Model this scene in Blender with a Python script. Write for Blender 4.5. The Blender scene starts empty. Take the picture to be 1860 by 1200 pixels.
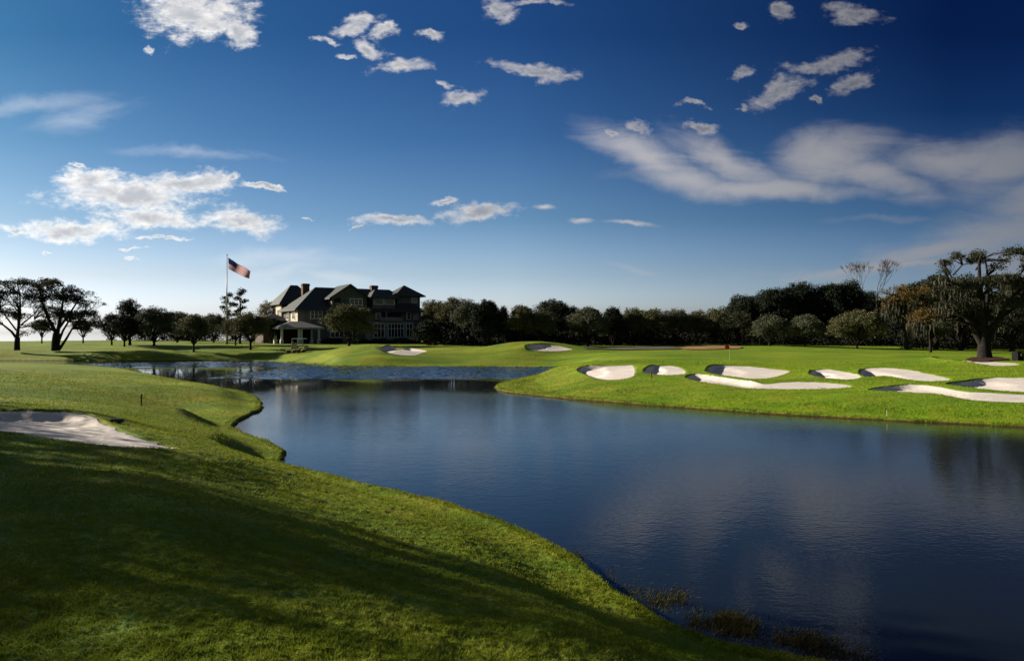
import bpy, math, random
import numpy as np
from mathutils import Vector, Matrix
from mathutils.geometry import delaunay_2d_cdt

R = math.radians
scene = bpy.context.scene
COL = scene.collection
F = 1240.0            # focal length in photo pixels
EYE = 4.5             # eye height above the pond
HZ = 603.0            # horizon row of the photo

# ------------------------------------------------------------------ camera
cam_d = bpy.data.cameras.new('camera')
cam = bpy.data.objects.new('camera', cam_d)
COL.objects.link(cam)
cam.location = (0, 0, EYE)
cam.rotation_euler = (R(90 + 0.14), 0, 0)
cam_d.sensor_width = 36; cam_d.lens = 24
cam_d.clip_start = 0.1; cam_d.clip_end = 20000
scene.camera = cam
scene.view_settings.view_transform = 'Standard'
scene.view_settings.look = 'None'
scene.view_settings.gamma = 1
scene.view_settings.exposure = 1.0

# ------------------------------------------------------------------ sun
SUN_AZ, SUN_EL = -72.0, 19.0          # azimuth measured from +Y towards +X
sun_dir = Vector((math.sin(R(SUN_AZ)) * math.cos(R(SUN_EL)), math.cos(R(SUN_AZ)) * math.cos(R(SUN_EL)), math.sin(R(SUN_EL))))
sl = bpy.data.lights.new('sun', 'SUN'); sl.energy = 5.0; sl.angle = R(0.55); sl.color = (1, 0.9, 0.74)
so = bpy.data.objects.new('sun', sl); COL.objects.link(so)
so.rotation_euler = (-sun_dir).to_track_quat('-Z', 'Y').to_euler()

# ------------------------------------------------------------------ node helper
class NT:
    def __init__(s, tree): s.t = tree; s.n = tree.nodes; s.l = tree.links
    def new(s, typ, **kw):
        n = s.n.new(typ)
        for k, v in kw.items(): setattr(n, k, v)
        return n
    def put(s, sock, v):
        if v is None: return
        if isinstance(v, bpy.types.NodeSocket): s.l.new(v, sock)
        else: sock.default_value = v
    def math(s, op, a, b=None, c=None, clamp=False):
        n = s.new('ShaderNodeMath', operation=op, use_clamp=clamp)
        for i, v in enumerate((a, b, c)): s.put(n.inputs[i], v)
        return n.outputs[0]
    def vmath(s, op, a, b=None):
        n = s.new('ShaderNodeVectorMath', operation=op)
        s.put(n.inputs[0], a); s.put(n.inputs[1], b)
        return n.outputs[1] if op in ('LENGTH', 'DOT_PRODUCT', 'DISTANCE') else n.outputs[0]
    def mix(s, f, a, b, mode='MIX'):
        n = s.new('ShaderNodeMix', data_type='RGBA', blend_type=mode)
        s.put(n.inputs[0], f); s.put(n.inputs[6], a); s.put(n.inputs[7], b)
        return n.outputs[2]
    def rng(s, v, a, b, c=0.0, d=1.0, smooth=True):
        n = s.new('ShaderNodeMapRange', interpolation_type='SMOOTHSTEP' if smooth else 'LINEAR')
        s.put(n.inputs[0], v)
        for i, x in enumerate((a, b, c, d)): s.put(n.inputs[i + 1], x)
        return n.outputs[0]
    def noise(s, vec, scale, detail=4, rough=0.55, dist=0.0):
        n = s.new('ShaderNodeTexNoise'); s.put(n.inputs['Vector'], vec)
        n.inputs['Scale'].default_value = scale; n.inputs['Detail'].default_value = detail
        n.inputs['Roughness'].default_value = rough; n.inputs['Distortion'].default_value = dist
        return n.outputs[0]
    def mapping(s, vec, loc=(0, 0, 0), rot=(0, 0, 0), scl=(1, 1, 1), typ='POINT'):
        n = s.new('ShaderNodeMapping', vector_type=typ); s.put(n.inputs[0], vec)
        n.inputs[1].default_value = loc; n.inputs[2].default_value = rot; n.inputs[3].default_value = scl
        return n.outputs[0]
    def comb(s, x, y, z=0.0):
        n = s.new('ShaderNodeCombineXYZ')
        for i, v in enumerate((x, y, z)): s.put(n.inputs[i], v)
        return n.outputs[0]

# ------------------------------------------------------------------ world: Nishita sky with clouds
world = bpy.data.worlds.new('World'); scene.world = world; world.use_nodes = True
w = NT(world.node_tree); w.n.clear()
out = w.new('ShaderNodeOutputWorld'); bg = w.new('ShaderNodeBackground')
sky = w.new('ShaderNodeTexSky', sky_type='NISHITA')
sky.sun_disc = False; sky.sun_elevation = R(SUN_EL); sky.sun_rotation = R(SUN_AZ)
sky.air_density = 1.0; sky.dust_density = 1.6; sky.ozone_density = 2.5; sky.altitude = 0
SKY_STRENGTH = 0.07
tc = w.new('ShaderNodeTexCoord'); DIR = tc.outputs['Generated']
sep = w.new('ShaderNodeSeparateXYZ'); w.l.new(DIR, sep.inputs[0])
dx, dy, dz = sep.outputs
ysafe = w.math('MAXIMUM', dy, 0.05)
U = w.math('DIVIDE', dx, ysafe); V = w.math('DIVIDE', dz, ysafe)
P = w.comb(U, V, 0.0)
# blue depth: polarised, deeper away from the sun and higher up
az = w.rng(U, -0.95, 0.75, 0.0, 1.0, False)
el = w.rng(V, 0.0, 0.5, 0.0, 1.0, False)
def ramp(node, stops):
    e = node.color_ramp.elements
    while len(e) > 1: e.remove(e[-1])
    e[0].position = stops[0][0]; e[0].color = (*stops[0][1], 1)
    for p, c in stops[1:]:
        k = e.new(p); k.color = (*c, 1)
def elramp(stops):
    n = w.new('ShaderNodeValToRGB'); w.l.new(el, n.inputs[0]); ramp(n, stops); return n.outputs[0]
g_left = elramp([(0, (1.0, 1.25, 1.9)), (.06, (1.0, 1.2, 1.75)), (.166, (.78, .84, 1.0)), (.33, (.47, .60, .70)), (.57, (.25, .44, .55)), (.875, (.11, .31, .44))])
g_mid = elramp([(0, (1.5, 1.55, 1.9)), (.085, (1.5, 1.5, 1.75)), (.166, (1.05, 1.05, 1.15)), (.33, (.50, .66, .76)), (.57, (.23, .42, .60)), (.875, (.10, .26, .46))])
g_right = elramp([(0, (.95, 1.0, 1.2)), (.1, (.65, .75, .98)), (.2, (.42, .52, .70)), (.33, (.20, .32, .46)), (.65, (.035, .10, .22)), (.875, (.015, .05, .15))])
gain = w.mix(w.rng(U, -0.7, 0.0, 0, 1, False), g_left, g_mid)
gain = w.mix(w.rng(U, 0.0, 0.64, 0, 1, False), gain, g_right)
hi = w.math('MAXIMUM', w.rng(V, 0.62, 1.2), w.rng(dy, 0.25, 0.0))
gain = w.mix(hi, gain, (0.42, 0.36, 0.29, 1))
gain = w.mix(1.0, gain, (0.88, 0.94, 1.06, 1), 'MULTIPLY')
skyc = w.mix(1.0, sky.outputs[0], gain, 'MULTIPLY')

def c(px, py, hw, hh, rot=0):      # photo pixels -> direction plane
    return ((px - 930) / F, (HZ - py) / F, hw / F, hh / F, R(rot))
PUFF = [c(355, 22, 118, 62), c(425, 55, 40, 30, -35), c(272, 88, 14, 10), c(672, 84, 42, 22, -25), c(640, 45, 55, 20, 10),
        c(700, 55, 28, 18), c(590, 75, 34, 10, -10), c(728, 122, 62, 22, 6), c(620, 103, 28, 7), c(838, 181, 48, 19), c(812, 151, 27, 10, -14),
        c(965, 126, 88, 18, -6), c(900, 20, 34, 26), c(970, 4, 66, 10), c(782, 60, 28, 9), c(1420, 20, 27, 22, -20),
        c(1548, 24, 68, 22, -10), c(1348, 45, 18, 12), c(1500, 112, 96, 17, 8), c(1415, 165, 72, 27, 22), c(1545, 150, 46, 22, 20),
        c(1492, 188, 14, 8), c(1342, 137, 30, 11, 20), c(1270, 186, 34, 8), c(1272, 229, 44, 12, 4), c(1163, 225, 30, 14, -25), c(1108, 237, 16, 8), c(1356, 190, 14, 8),
        c(235, 352, 190, 42), c(330, 335, 120, 30), c(440, 398, 92, 28, -8), c(170, 330, 90, 26), c(270, 392, 120, 26), c(130, 420, 140, 22),
        c(300, 430, 60, 6, -3), c(424, 327, 24, 9), c(474, 341, 50, 7), c(145, 303, 18, 8), c(20, 415, 34, 12, -10),
        c(720, 402, 84, 15, -2), c(868, 385, 90, 19, 2), c(800, 366, 26, 9), c(560, 397, 18, 4), c(245, 467, 18, 7), c(245, 450, 26, 3), c(85, 461, 16, 4), c(650, 414, 12, 4)]
WISP = [c(1190, 280, 140, 34, -22), c(1270, 320, 120, 34, -12), c(1390, 338, 250, 20, -5), c(1330, 290, 120, 26, -25), c(1500, 285, 120, 58, 8), c(1590, 320, 150, 36, -10),
        c(1730, 285, 190, 40, 5), c(1840, 300, 150, 70, 3), c(1840, 420, 260, 60, 18), c(1720, 455, 230, 24, 16), c(1640, 487, 260, 12, 5), c(1850, 480, 120, 60),
        c(1900, 360, 120, 60, 12), 
        c(990, 372, 20, 6), c(1060, 400, 22, 6), c(1150, 408, 50, 5, -6), ]
FAINT = [c(520, 488, 140, 16, 12), c(600, 500, 120, 14, -8), c(60, 190, 150, 22, 8), c(130, 215, 110, 30, 12), c(1160, 498, 60, 8, -10), c(350, 280, 160, 12, -3), c(1610, 400, 120, 8), c(520, 470, 200, 18, 3), c(1450, 500, 200, 14, 3)]
def blobs(lst, warp):
    cur = None
    for (x, y, a, b, r) in lst:
        src = warp
        if cur is not None:       # chain the blobs so that the shader keeps few values at a time
            ch = w.new('ShaderNodeVectorMath', operation='MULTIPLY_ADD'); w.l.new(cur, ch.inputs[0]); ch.inputs[1].default_value = (1e-7, 1e-7, 0); w.l.new(warp, ch.inputs[2]); src = ch.outputs[0]
        m = w.mapping(src, (x, y, 0), (0, 0, r), (a, b, 1), 'TEXTURE')
        L = w.vmath('LENGTH', m)
        cur = L if cur is None else w.math('SMOOTH_MIN', cur, L, 0.06)
    return cur
def warped(amount, scale, seed, detail=6):
    n = w.new('ShaderNodeTexNoise'); n.inputs['Scale'].default_value = scale; n.inputs['Detail'].default_value = detail
    n.inputs['Roughness'].default_value = 0.6
    w.l.new(w.mapping(P, (seed, seed * 1.7, seed * .3)), n.inputs['Vector'])
    v = w.vmath('SUBTRACT', n.outputs['Color'], (0.5, 0.5, 0.5))
    s = w.new('ShaderNodeVectorMath', operation='MULTIPLY'); w.l.new(v, s.inputs[0]); s.inputs[1].default_value = (amount, amount * 0.7, 0)
    return w.vmath('ADD', P, s.outputs[0])
PP = warped(0.08, 16, 3.1, 8)
fp = blobs(PUFF, PP)
PS = w.mapping(P, (0, 0, 0), (0, 0, 0), (1, 2.0, 1))
n1 = w.noise(PS, 46, 8, 0.66, 0.2); n2 = w.noise(w.mapping(PS, (5, 2, 1)), 17, 6, 0.62)
dens = w.math('ADD', w.math('MULTIPLY', w.math('SUBTRACT', 1.0, fp), 2.2), w.math('MULTIPLY', w.math('SUBTRACT', n1, 0.5), 2.7))
dens = w.math('ADD', dens, w.math('MULTIPLY', w.math('SUBTRACT', n2, 0.52), 2.6))
cov = w.math('MULTIPLY', w.rng(dens, -0.1, 1.75), w.rng(U, -0.7, 0.6, 0.97, 0.80))
core = w.rng(w.math('ADD', w.math('SUBTRACT', 1.0, fp), w.math('MULTIPLY', w.math('SUBTRACT', n2, 0.5), 1.5)), 0.35, 1.0)
PW = warped(0.09, 5, 8.3)
fw = blobs(WISP, PW)
wn = w.noise(w.mapping(P, (1, 3, 0), (0, 0, 0.15), (1, 3.2, 1)), 8, 7, 0.6, 0.5)
wd = w.math('ADD', w.math('SUBTRACT', 1.0, fw), w.math('MULTIPLY', w.math('SUBTRACT', wn, 0.5), 1.3))
wcov = w.math('MULTIPLY', w.rng(wd, -0.3, 1.0), 0.8)
ff = blobs(FAINT, PW)
fd = w.math('ADD', w.math('SUBTRACT', 1.0, ff), w.math('MULTIPLY', w.math('SUBTRACT', wn, 0.5), 2.0))
wcov = w.math('MAXIMUM', wcov, w.math('MULTIPLY', w.rng(fd, -0.2, 1.2), 0.22))
# cloud light: strong near the sun's side, weaker away from it
lit = w.new('ShaderNodeValToRGB'); w.l.new(az, lit.inputs[0])
ramp(lit, CLOUD_AZ := [(0.0, (0.70, 0.67, 0.63)), (0.3, (0.58, 0.56, 0.53)), (0.6, (0.30, 0.29, 0.29)), (0.8, (0.20, 0.195, 0.195)), (1.0, (0.12, 0.125, 0.135))])
ccol = w.mix(w.math('MULTIPLY', core, 0.8), lit.outputs[0], w.mix(1.0, lit.outputs[0], (0.30, 0.34, 0.42, 1), 'MULTIPLY'))
ccol = w.mix(w.rng(n1, 0.3, 0.7, 0.28, 0.0), ccol, w.mix(1.0, lit.outputs[0], (0.5, 0.55, 0.62, 1), 'MULTIPLY'))
wcol = w.mix(1.0, lit.outputs[0], (1.0, 1.0, 1.02, 1), 'MULTIPLY')
front = w.math('MULTIPLY', w.rng(dy, 0.05, 0.2), w.rng(dz, -0.01, 0.01))
k = 1.0 / SKY_STRENGTH
kk = w.new('ShaderNodeVectorMath', operation='SCALE'); w.l.new(wcol, kk.inputs[0]); kk.inputs[3].default_value = k
kc = w.new('ShaderNodeVectorMath', operation='SCALE'); w.l.new(ccol, kc.inputs[0]); kc.inputs[3].default_value = k
skyc = w.mix(w.math('MULTIPLY', wcov, front), skyc, kk.outputs[0])
skyc = w.mix(w.math('MULTIPLY', cov, front), skyc, kc.outputs[0])
w.l.new(skyc, bg.inputs[0]); bg.inputs[1].default_value = SKY_STRENGTH
w.l.new(bg.outputs[0], out.inputs[0])

# ------------------------------------------------------------------ object helpers
def tag(o, label=None, cat=None, group=None, kind=None):
    if label: o['label'] = label
    if cat: o['category'] = cat
    if group: o['group'] = group
    if kind: o['kind'] = kind
    return o
def empty(name, loc, rz=0):
    o = bpy.data.objects.new(name, None); COL.objects.link(o)
    o.location = loc; o.rotation_euler = (0, 0, rz); o.empty_display_size = 0.3
    return o
def mesh_np(name, V, faces, mats, parent=None, midx=None, smooth=False):
    """V (n,3), faces: list of (m,k) int arrays"""
    me = bpy.data.meshes.new(name)
    V = np.asarray(V, dtype=np.float32)
    me.vertices.add(len(V)); me.vertices.foreach_set('co', V.ravel())
    if not isinstance(faces, list): faces = [faces]
    faces = [np.asarray(f, dtype=np.int32) for f in faces if len(f)]
    loops = np.concatenate([f.ravel() for f in faces])
    tot = np.concatenate([np.full(len(f), f.shape[1], dtype=np.int32) for f in faces])
    start = np.concatenate([[0], np.cumsum(tot)[:-1]]).astype(np.int32)
    me.loops.add(len(loops)); me.loops.foreach_set('vertex_index', loops)
    me.polygons.add(len(tot)); me.polygons.foreach_set('loop_start', start); me.polygons.foreach_set('loop_total', tot)
    if midx is not None: me.polygons.foreach_set('material_index', np.asarray(midx, dtype=np.int32))
    me.update(calc_edges=True); me.validate()
    if smooth: me.polygons.foreach_set('use_smooth', np.ones(len(me.polygons), dtype=bool))
    for m in (mats if isinstance(mats, (list, tuple)) else [mats]): me.materials.append(m)
    o = bpy.data.objects.new(name, me); COL.objects.link(o)
    if parent is not None: o.parent = parent
    return o
class MB:
    """collects polygons and links them as one mesh object"""
    def __init__(s): s.v = []; s.f = []; s.m = []
    def poly(s, pts, m=0):
        b = len(s.v); s.v += [tuple(p) for p in pts]; s.f.append(list(range(b, b + len(pts)))); s.m.append(m)
    def box(s, x0, x1, y0, y1, z0, z1, m=0, xf=None, bev=0):
        p = [(x0, y0, z0), (x1, y0, z0), (x1, y1, z0), (x0, y1, z0), (x0, y0, z1), (x1, y0, z1), (x1, y1, z1), (x0, y1, z1)]
        if xf: p = [xf(Vector(q)) for q in p]
        b = len(s.v); s.v += [tuple(q) for q in p]
        for f in ((0, 3, 2, 1), (4, 5, 6, 7), (0, 1, 5, 4), (1, 2, 6, 5), (2, 3, 7, 6), (3, 0, 4, 7)):
            s.f.append([b + i for i in f]); s.m.append(m)
    def tube(s, pts, rad, n=8, m=0, cap=True):
        pts = [Vector(p) for p in pts]
        if not isinstance(rad, (list, tuple)): rad = [rad] * len(pts)
        b = len(s.v)
        for i, p in enumerate(pts):
            t = (pts[min(i + 1, len(pts) - 1)] - pts[max(i - 1, 0)]).normalized()
            a = t.orthogonal().normalized() if i == 0 else (a - t * a.dot(t)).normalized()
            bb = t.cross(a)
            for j in range(n):
                an = 2 * math.pi * j / n
                s.v.append(tuple(p + (a * math.cos(an) + bb * math.sin(an)) * rad[i]))
        for i in range(len(pts) - 1):
            for j in range(n):
                q = b + i * n; j2 = (j + 1) % n
                s.f.append([q + j, q + j2, q + n + j2, q + n + j]); s.m.append(m)
        if cap:
            s.f.append([b + j for j in range(n)][::-1]); s.m.append(m)
            e = b + (len(pts) - 1) * n; s.f.append([e + j for j in range(n)]); s.m.append(m)
    def build(s, name, mats, parent=None, smooth=False, bevel=0):
        me = bpy.data.meshes.new(name); me.from_pydata(s.v, [], s.f); me.validate()
        for mm in (mats if isinstance(mats, (list, tuple)) else [mats]): me.materials.append(mm)
        for p, mi in zip(me.polygons, s.m): p.material_index = mi; p.use_smooth = smooth
        o = bpy.data.objects.new(name, me); COL.objects.link(o)
        if parent is not None: o.parent = parent
        if bevel:
            b = o.modifiers.new('bevel', 'BEVEL'); b.width = bevel; b.segments = 2; b.limit_method = 'ANGLE'
        return o
def at(px, py, Y):
    return Vector(((px - 930) / F * Y, Y, EYE + (HZ - py) / F * Y))

# ------------------------------------------------------------------ materials
def mat(name, col, rough=0.7, var=0.15, scale=3.0, bump=0.0, bscale=20.0, spec=0.3, metal=0.0, col2=None, coords='Object'):
    m = bpy.data.materials.new(name); m.use_nodes = True
    t = NT(m.node_tree); b = t.n['Principled BSDF']
    co = t.new('ShaderNodeTexCoord').outputs[coords]
    n = t.noise(co, scale, 5)
    c2 = col2 or tuple(x * (1 - var * 2) for x in col)
    colr = t.mix(t.rng(n, 0.3, 0.7), (*col, 1), (*c2, 1))
    t.l.new(colr, b.inputs['Base Color'])
    b.inputs['Roughness'].default_value = rough; b.inputs['Metallic'].default_value = metal
    b.inputs['Specular IOR Level'].default_value = spec
    if bump:
        bn = t.new('ShaderNodeBump'); bn.inputs['Strength'].default_value = bump; bn.inputs['Distance'].default_value = 0.05
        t.l.new(t.noise(co, bscale, 4), bn.inputs['Height']); t.l.new(bn.outputs[0], b.inputs['Normal'])
    return m
M = {}
M['shingle'] = mat('shingle_wall', (0.12, 0.123, 0.112), 0.85, 0.2, 0.8, 0.3, 6)
M['brownwall'] = mat('brown_shingle_wall', (0.075, 0.05, 0.038), 0.85, 0.2, 0.8, 0.3, 6)
M['cream'] = mat('cream_plaster', (0.50, 0.42, 0.30), 0.8, 0.15, 1.0)  # pale warm tone painted where sun strikes the left walls
M['stone'] = mat('stone_wall', (0.26, 0.27, 0.25), 0.85, 0.2, 1.5, 0.4, 4)
M['trim'] = mat('white_trim', (0.62, 0.62, 0.58), 0.6, 0.05, 2)
M['brick'] = mat('brick_chimney', (0.13, 0.075, 0.06), 0.9, 0.3, 2, 0.3, 8)
M['porchroof'] = mat('pale_roof', (0.30, 0.29, 0.27), 0.7, 0.12, 1.5)
M['dark'] = mat('dark_interior', (0.02, 0.02, 0.02), 0.9, 0.2, 1)  # near-black tone for flat panels that stand in for shade
M['white'] = mat('white_plastic', (0.78, 0.78, 0.76), 0.35, 0.04, 4)
M['black'] = mat('black_plastic', (0.015, 0.015, 0.016), 0.5, 0.2, 4)
M['rubber'] = mat('rubber', (0.012, 0.012, 0.012), 0.9, 0.2, 10, spec=.1)
M['steel'] = mat('painted_steel', (0.6, 0.6, 0.6), 0.4, 0.05, 3)
M['beige'] = mat('beige_vinyl', (0.55, 0.48, 0.34), 0.6, 0.08, 4)
M['green_paint'] = mat('green_body_paint', (0.03, 0.08, 0.04), 0.3, 0.1, 4)
M['red'] = mat('red_cloth', (0.6, 0.05, 0.03), 0.8, 0.1, 4)
M['flagred'] = mat('flag_red', (0.42, 0.045, 0.06), 0.8, 0.1, 2)
M['flagwhite'] = mat('flag_white', (0.62, 0.58, 0.58), 0.8, 0.04, 2)
M['flagblue'] = mat('flag_blue', (0.02, 0.03, 0.10), 0.8, 0.1, 2)
for k_ in ('flagred', 'flagwhite', 'flagblue'):
    t_ = NT(M[k_].node_tree); b_ = t_.n['Principled BSDF']; tr0 = t_.new('ShaderNodeBsdfTranslucent'); src_ = b_.inputs['Base Color'].links[0].from_socket
    t_.l.new(src_, tr0.inputs[0]); mx0 = t_.new('ShaderNodeMixShader'); mx0.inputs[0].default_value = 0.55
    t_.l.new(b_.outputs[0], mx0.inputs[1]); t_.l.new(tr0.outputs[0], mx0.inputs[2]); t_.l.new(mx0.outputs[0], t_.n['Material Output'].inputs[0])
M['wood'] = mat('weathered_wood', (0.22, 0.09, 0.05), 0.8, 0.25, 12)
M['bark'] = mat('bark', (0.030, 0.026, 0.023), 0.95, 0.25, 3, 0.6, 8, 0.1)
M['bark_pale'] = mat('pale_bark', (0.09, 0.07, 0.065), 0.95, 0.2, 3, 0.4, 8, 0.1)
M['moss'] = mat('spanish_moss', (0.06, 0.06, 0.045), 0.95, 0.2, 1.2, spec=0.05)
M['mulch'] = mat('bark_mulch', (0.09, 0.045, 0.03), 0.95, 0.35, 3, 0.5, 10, 0.1)
M['earth'] = mat('bare_red_earth', (0.34, 0.19, 0.10), 0.95, 0.15, 0.35, 0.4, 3, 0.1)
M['path'] = mat('worn_dirt', (0.13, 0.11, 0.09), 0.95, 0.25, 0.3, 0.4, 3, 0.1)
def glass_mat():
    m = bpy.data.materials.new('window_glass'); m.use_nodes = True
    b = m.node_tree.nodes['Principled BSDF']
    b.inputs['Base Color'].default_value = (0.012, 0.016, 0.022, 1); b.inputs['Roughness'].default_value = 0.06
    b.inputs['Specular IOR Level'].default_value = 0.6
    return m
M['glass'] = glass_mat()
def roof_mat():
    m = bpy.data.materials.new('roof_tiles'); m.use_nodes = True
    t = NT(m.node_tree); b = t.n['Principled BSDF']
    co = t.new('ShaderNodeTexCoord').outputs['Object']
    wv = t.new('ShaderNodeTexWave', bands_direction='Z'); t.l.new(co, wv.inputs[0]); wv.inputs['Scale'].default_value = 1.1
    wv.inputs['Distortion'].default_value = 1.5; wv.inputs['Detail'].default_value = 3
    n = t.noise(co, 1.3, 6)
    colr = t.mix(n, (0.014, 0.022, 0.024, 1), (0.042, 0.046, 0.045, 1))
    t.l.new(t.mix(t.math('MULTIPLY', wv.outputs[1], 0.35), colr, (0.02, 0.022, 0.022, 1)), b.inputs['Base Color'])
    b.inputs['Roughness'].default_value = 0.75
    bn = t.new('ShaderNodeBump'); bn.inputs['Strength'].default_value = 0.4; bn.inputs['Distance'].default_value = 0.05
    t.l.new(wv.outputs[1], bn.inputs['Height']); t.l.new(bn.outputs[0], b.inputs['Normal'])
    return m
M['roof'] = roof_mat()
def leaf_mat(name, a, b_, trans=0.12):
    m = bpy.data.materials.new(name); m.use_nodes = True
    t = NT(m.node_tree); b = t.n['Principled BSDF']
    co = t.new('ShaderNodeTexCoord').outputs['Object']
    geo = t.new('ShaderNodeNewGeometry')
    n = t.noise(co, 0.55, 4)
    f = t.math('ADD', t.rng(n, 0.3, 0.7, 0, 0.6), t.math('MULTIPLY', geo.outputs['Random Per Island'], 0.4))
    colr = t.mix(f, (*a, 1), (*b_, 1))
    t.l.new(colr, b.inputs['Base Color']); b.inputs['Roughness'].default_value = 0.7
    b.inputs['Specular IOR Level'].default_value = 0.08
    if trans:
        tr = t.new('ShaderNodeBsdfTranslucent'); t.l.new(colr, tr.inputs[0])
        mx = t.new('ShaderNodeMixShader'); mx.inputs[0].default_value = trans
        t.l.new(b.outputs[0], mx.inputs[1]); t.l.new(tr.outputs[0], mx.inputs[2])
        t.l.new(mx.outputs[0], t.n['Material Output'].inputs[0])
    return m
L = {
 'olive': leaf_mat('olive_leaves', (0.068, 0.072, 0.034), (0.13, 0.124, 0.06)),
 'grey': leaf_mat('grey_green_leaves', (0.06, 0.068, 0.042), (0.115, 0.12, 0.075)),
 'dark': leaf_mat('dark_leaves', (0.012, 0.018, 0.012), (0.03, 0.038, 0.022), 0.05),
 'oak': leaf_mat('oak_leaves', (0.022, 0.028, 0.016), (0.055, 0.058, 0.03)),
 'rust': leaf_mat('rust_leaves', (0.07, 0.05, 0.02), (0.15, 0.10, 0.03), 0.2),
 'dry': leaf_mat('dry_leaves', (0.12, 0.10, 0.06), (0.2, 0.17, 0.10), 0.3),
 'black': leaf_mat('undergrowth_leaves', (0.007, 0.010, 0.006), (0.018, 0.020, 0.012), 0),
 'yellow': leaf_mat('yellow_flower_tips', (0.42, 0.40, 0.16), (0.6, 0.56, 0.28), 0.3),
 'weed': leaf_mat('water_weed', (0.035, 0.045, 0.010), (0.09, 0.06, 0.028), 0.2),
}

# ------------------------------------------------------------------ terrain
rngT = np.random.default_rng(7)
def hash2(ix, iy, seed):
    h = (ix.astype(np.int64) * 374761393 + iy.astype(np.int64) * 668265263 + seed * 974711) & 0x7fffffff
    h = ((h ^ (h >> 13)) * 1274126177) & 0x7fffffff
    return ((h ^ (h >> 16)) & 0xffff) / 65535.0
def vnoise(x, y, seed=0):
    ix = np.floor(x); iy = np.floor(y); fx = x - ix; fy = y - iy
    fx = fx * fx * (3 - 2 * fx); fy = fy * fy * (3 - 2 * fy)
    a = hash2(ix, iy, seed); b = hash2(ix + 1, iy, seed); c_ = hash2(ix, iy + 1, seed); d = hash2(ix + 1, iy + 1, seed)
    return (a * (1 - fx) + b * fx) * (1 - fy) + (c_ * (1 - fx) + d * fx) * fy - 0.5
def sstep(a, b, x):
    t = np.clip((x - a) / (b - a), 0, 1); return t * t * (3 - 2 * t)
def W0(px, py):        # photo pixel of a waterline point -> world xy at z = 0
    d = EYE * F / (py - HZ); return ((px - 930) / F * d, d)
def smooth_closed(pts, n=6):
    P_ = np.array(pts, float); N = len(P_); outp = []
    for i in range(N):
        p0, p1, p2, p3 = P_[i - 1], P_[i], P_[(i + 1) % N], P_[(i + 2) % N]
        for k_ in range(n):
            t = k_ / n
            outp.append(0.5 * ((2 * p1) + (-p0 + p2) * t + (2 * p0 - 5 * p1 + 4 * p2 - p3) * t * t + (-p0 + 3 * p1 - 3 * p2 + p3) * t ** 3))
    return np.array(outp)
near = [(1560, 1225), (1440, 1196), (1360, 1180), (1290, 1163), (1210, 1130), (1130, 1077), (1070, 1030), (1000, 985), (900, 942), (800, 913), (700, 890), (600, 866), (545, 852),
        (520, 842), (520, 822), (497, 806), (452, 790), (427, 776), (446, 760), (470, 749), (480, 741), (474, 729), (455, 716), (400, 705), (330, 692), (260, 678), (210, 669), (100, 662), (-60, 660), (-300, 660)]
farl = [(-300, 654), (0, 654.5), (190, 655), (400, 655.3), (480, 657), (572, 662), (610, 665.5), (800, 666.5), (950, 667.5), (1030, 667.5)]
right = [(1035, 671), (990, 678), (940, 689), (903, 699), (897, 705), (915, 712), (1000, 722), (1100, 730), (1200, 738), (1300, 745), (1400, 752), (1500, 757.5), (1600, 763), (1700, 768), (1860, 776), (2050, 784), (2400, 800)]
pond = [W0(*p) for p in near + farl + right] + [(70, 12), (60, -25), (22, -22), (12, -4), (7.5, 6)]
POND = smooth_closed(pond, 4)
def sdist(x, y, poly):
    """signed distance, positive inside the polygon"""
    x = x.ravel(); y = y.ravel(); N = len(poly)
    best = np.full(x.shape, 1e18); inside = np.zeros(x.shape, bool)
    for i in range(N):
        x0, y0 = poly[i]; x1, y1 = poly[(i + 1) % N]
        ex, ey = x1 - x0, y1 - y0
        t = np.clip(((x - x0) * ex + (y - y0) * ey) / (ex * ex + ey * ey + 1e-12), 0, 1)
        d = (x - x0 - t * ex) ** 2 + (y - y0 - t * ey) ** 2
        np.minimum(best, d, out=best)
        c1 = (y0 > y) != (y1 > y)
        if ey != 0: inside ^= c1 & (x < ex * (y - y0) / ey + x0)
    d = np.sqrt(best); return np.where(inside, d, -d)

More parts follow.
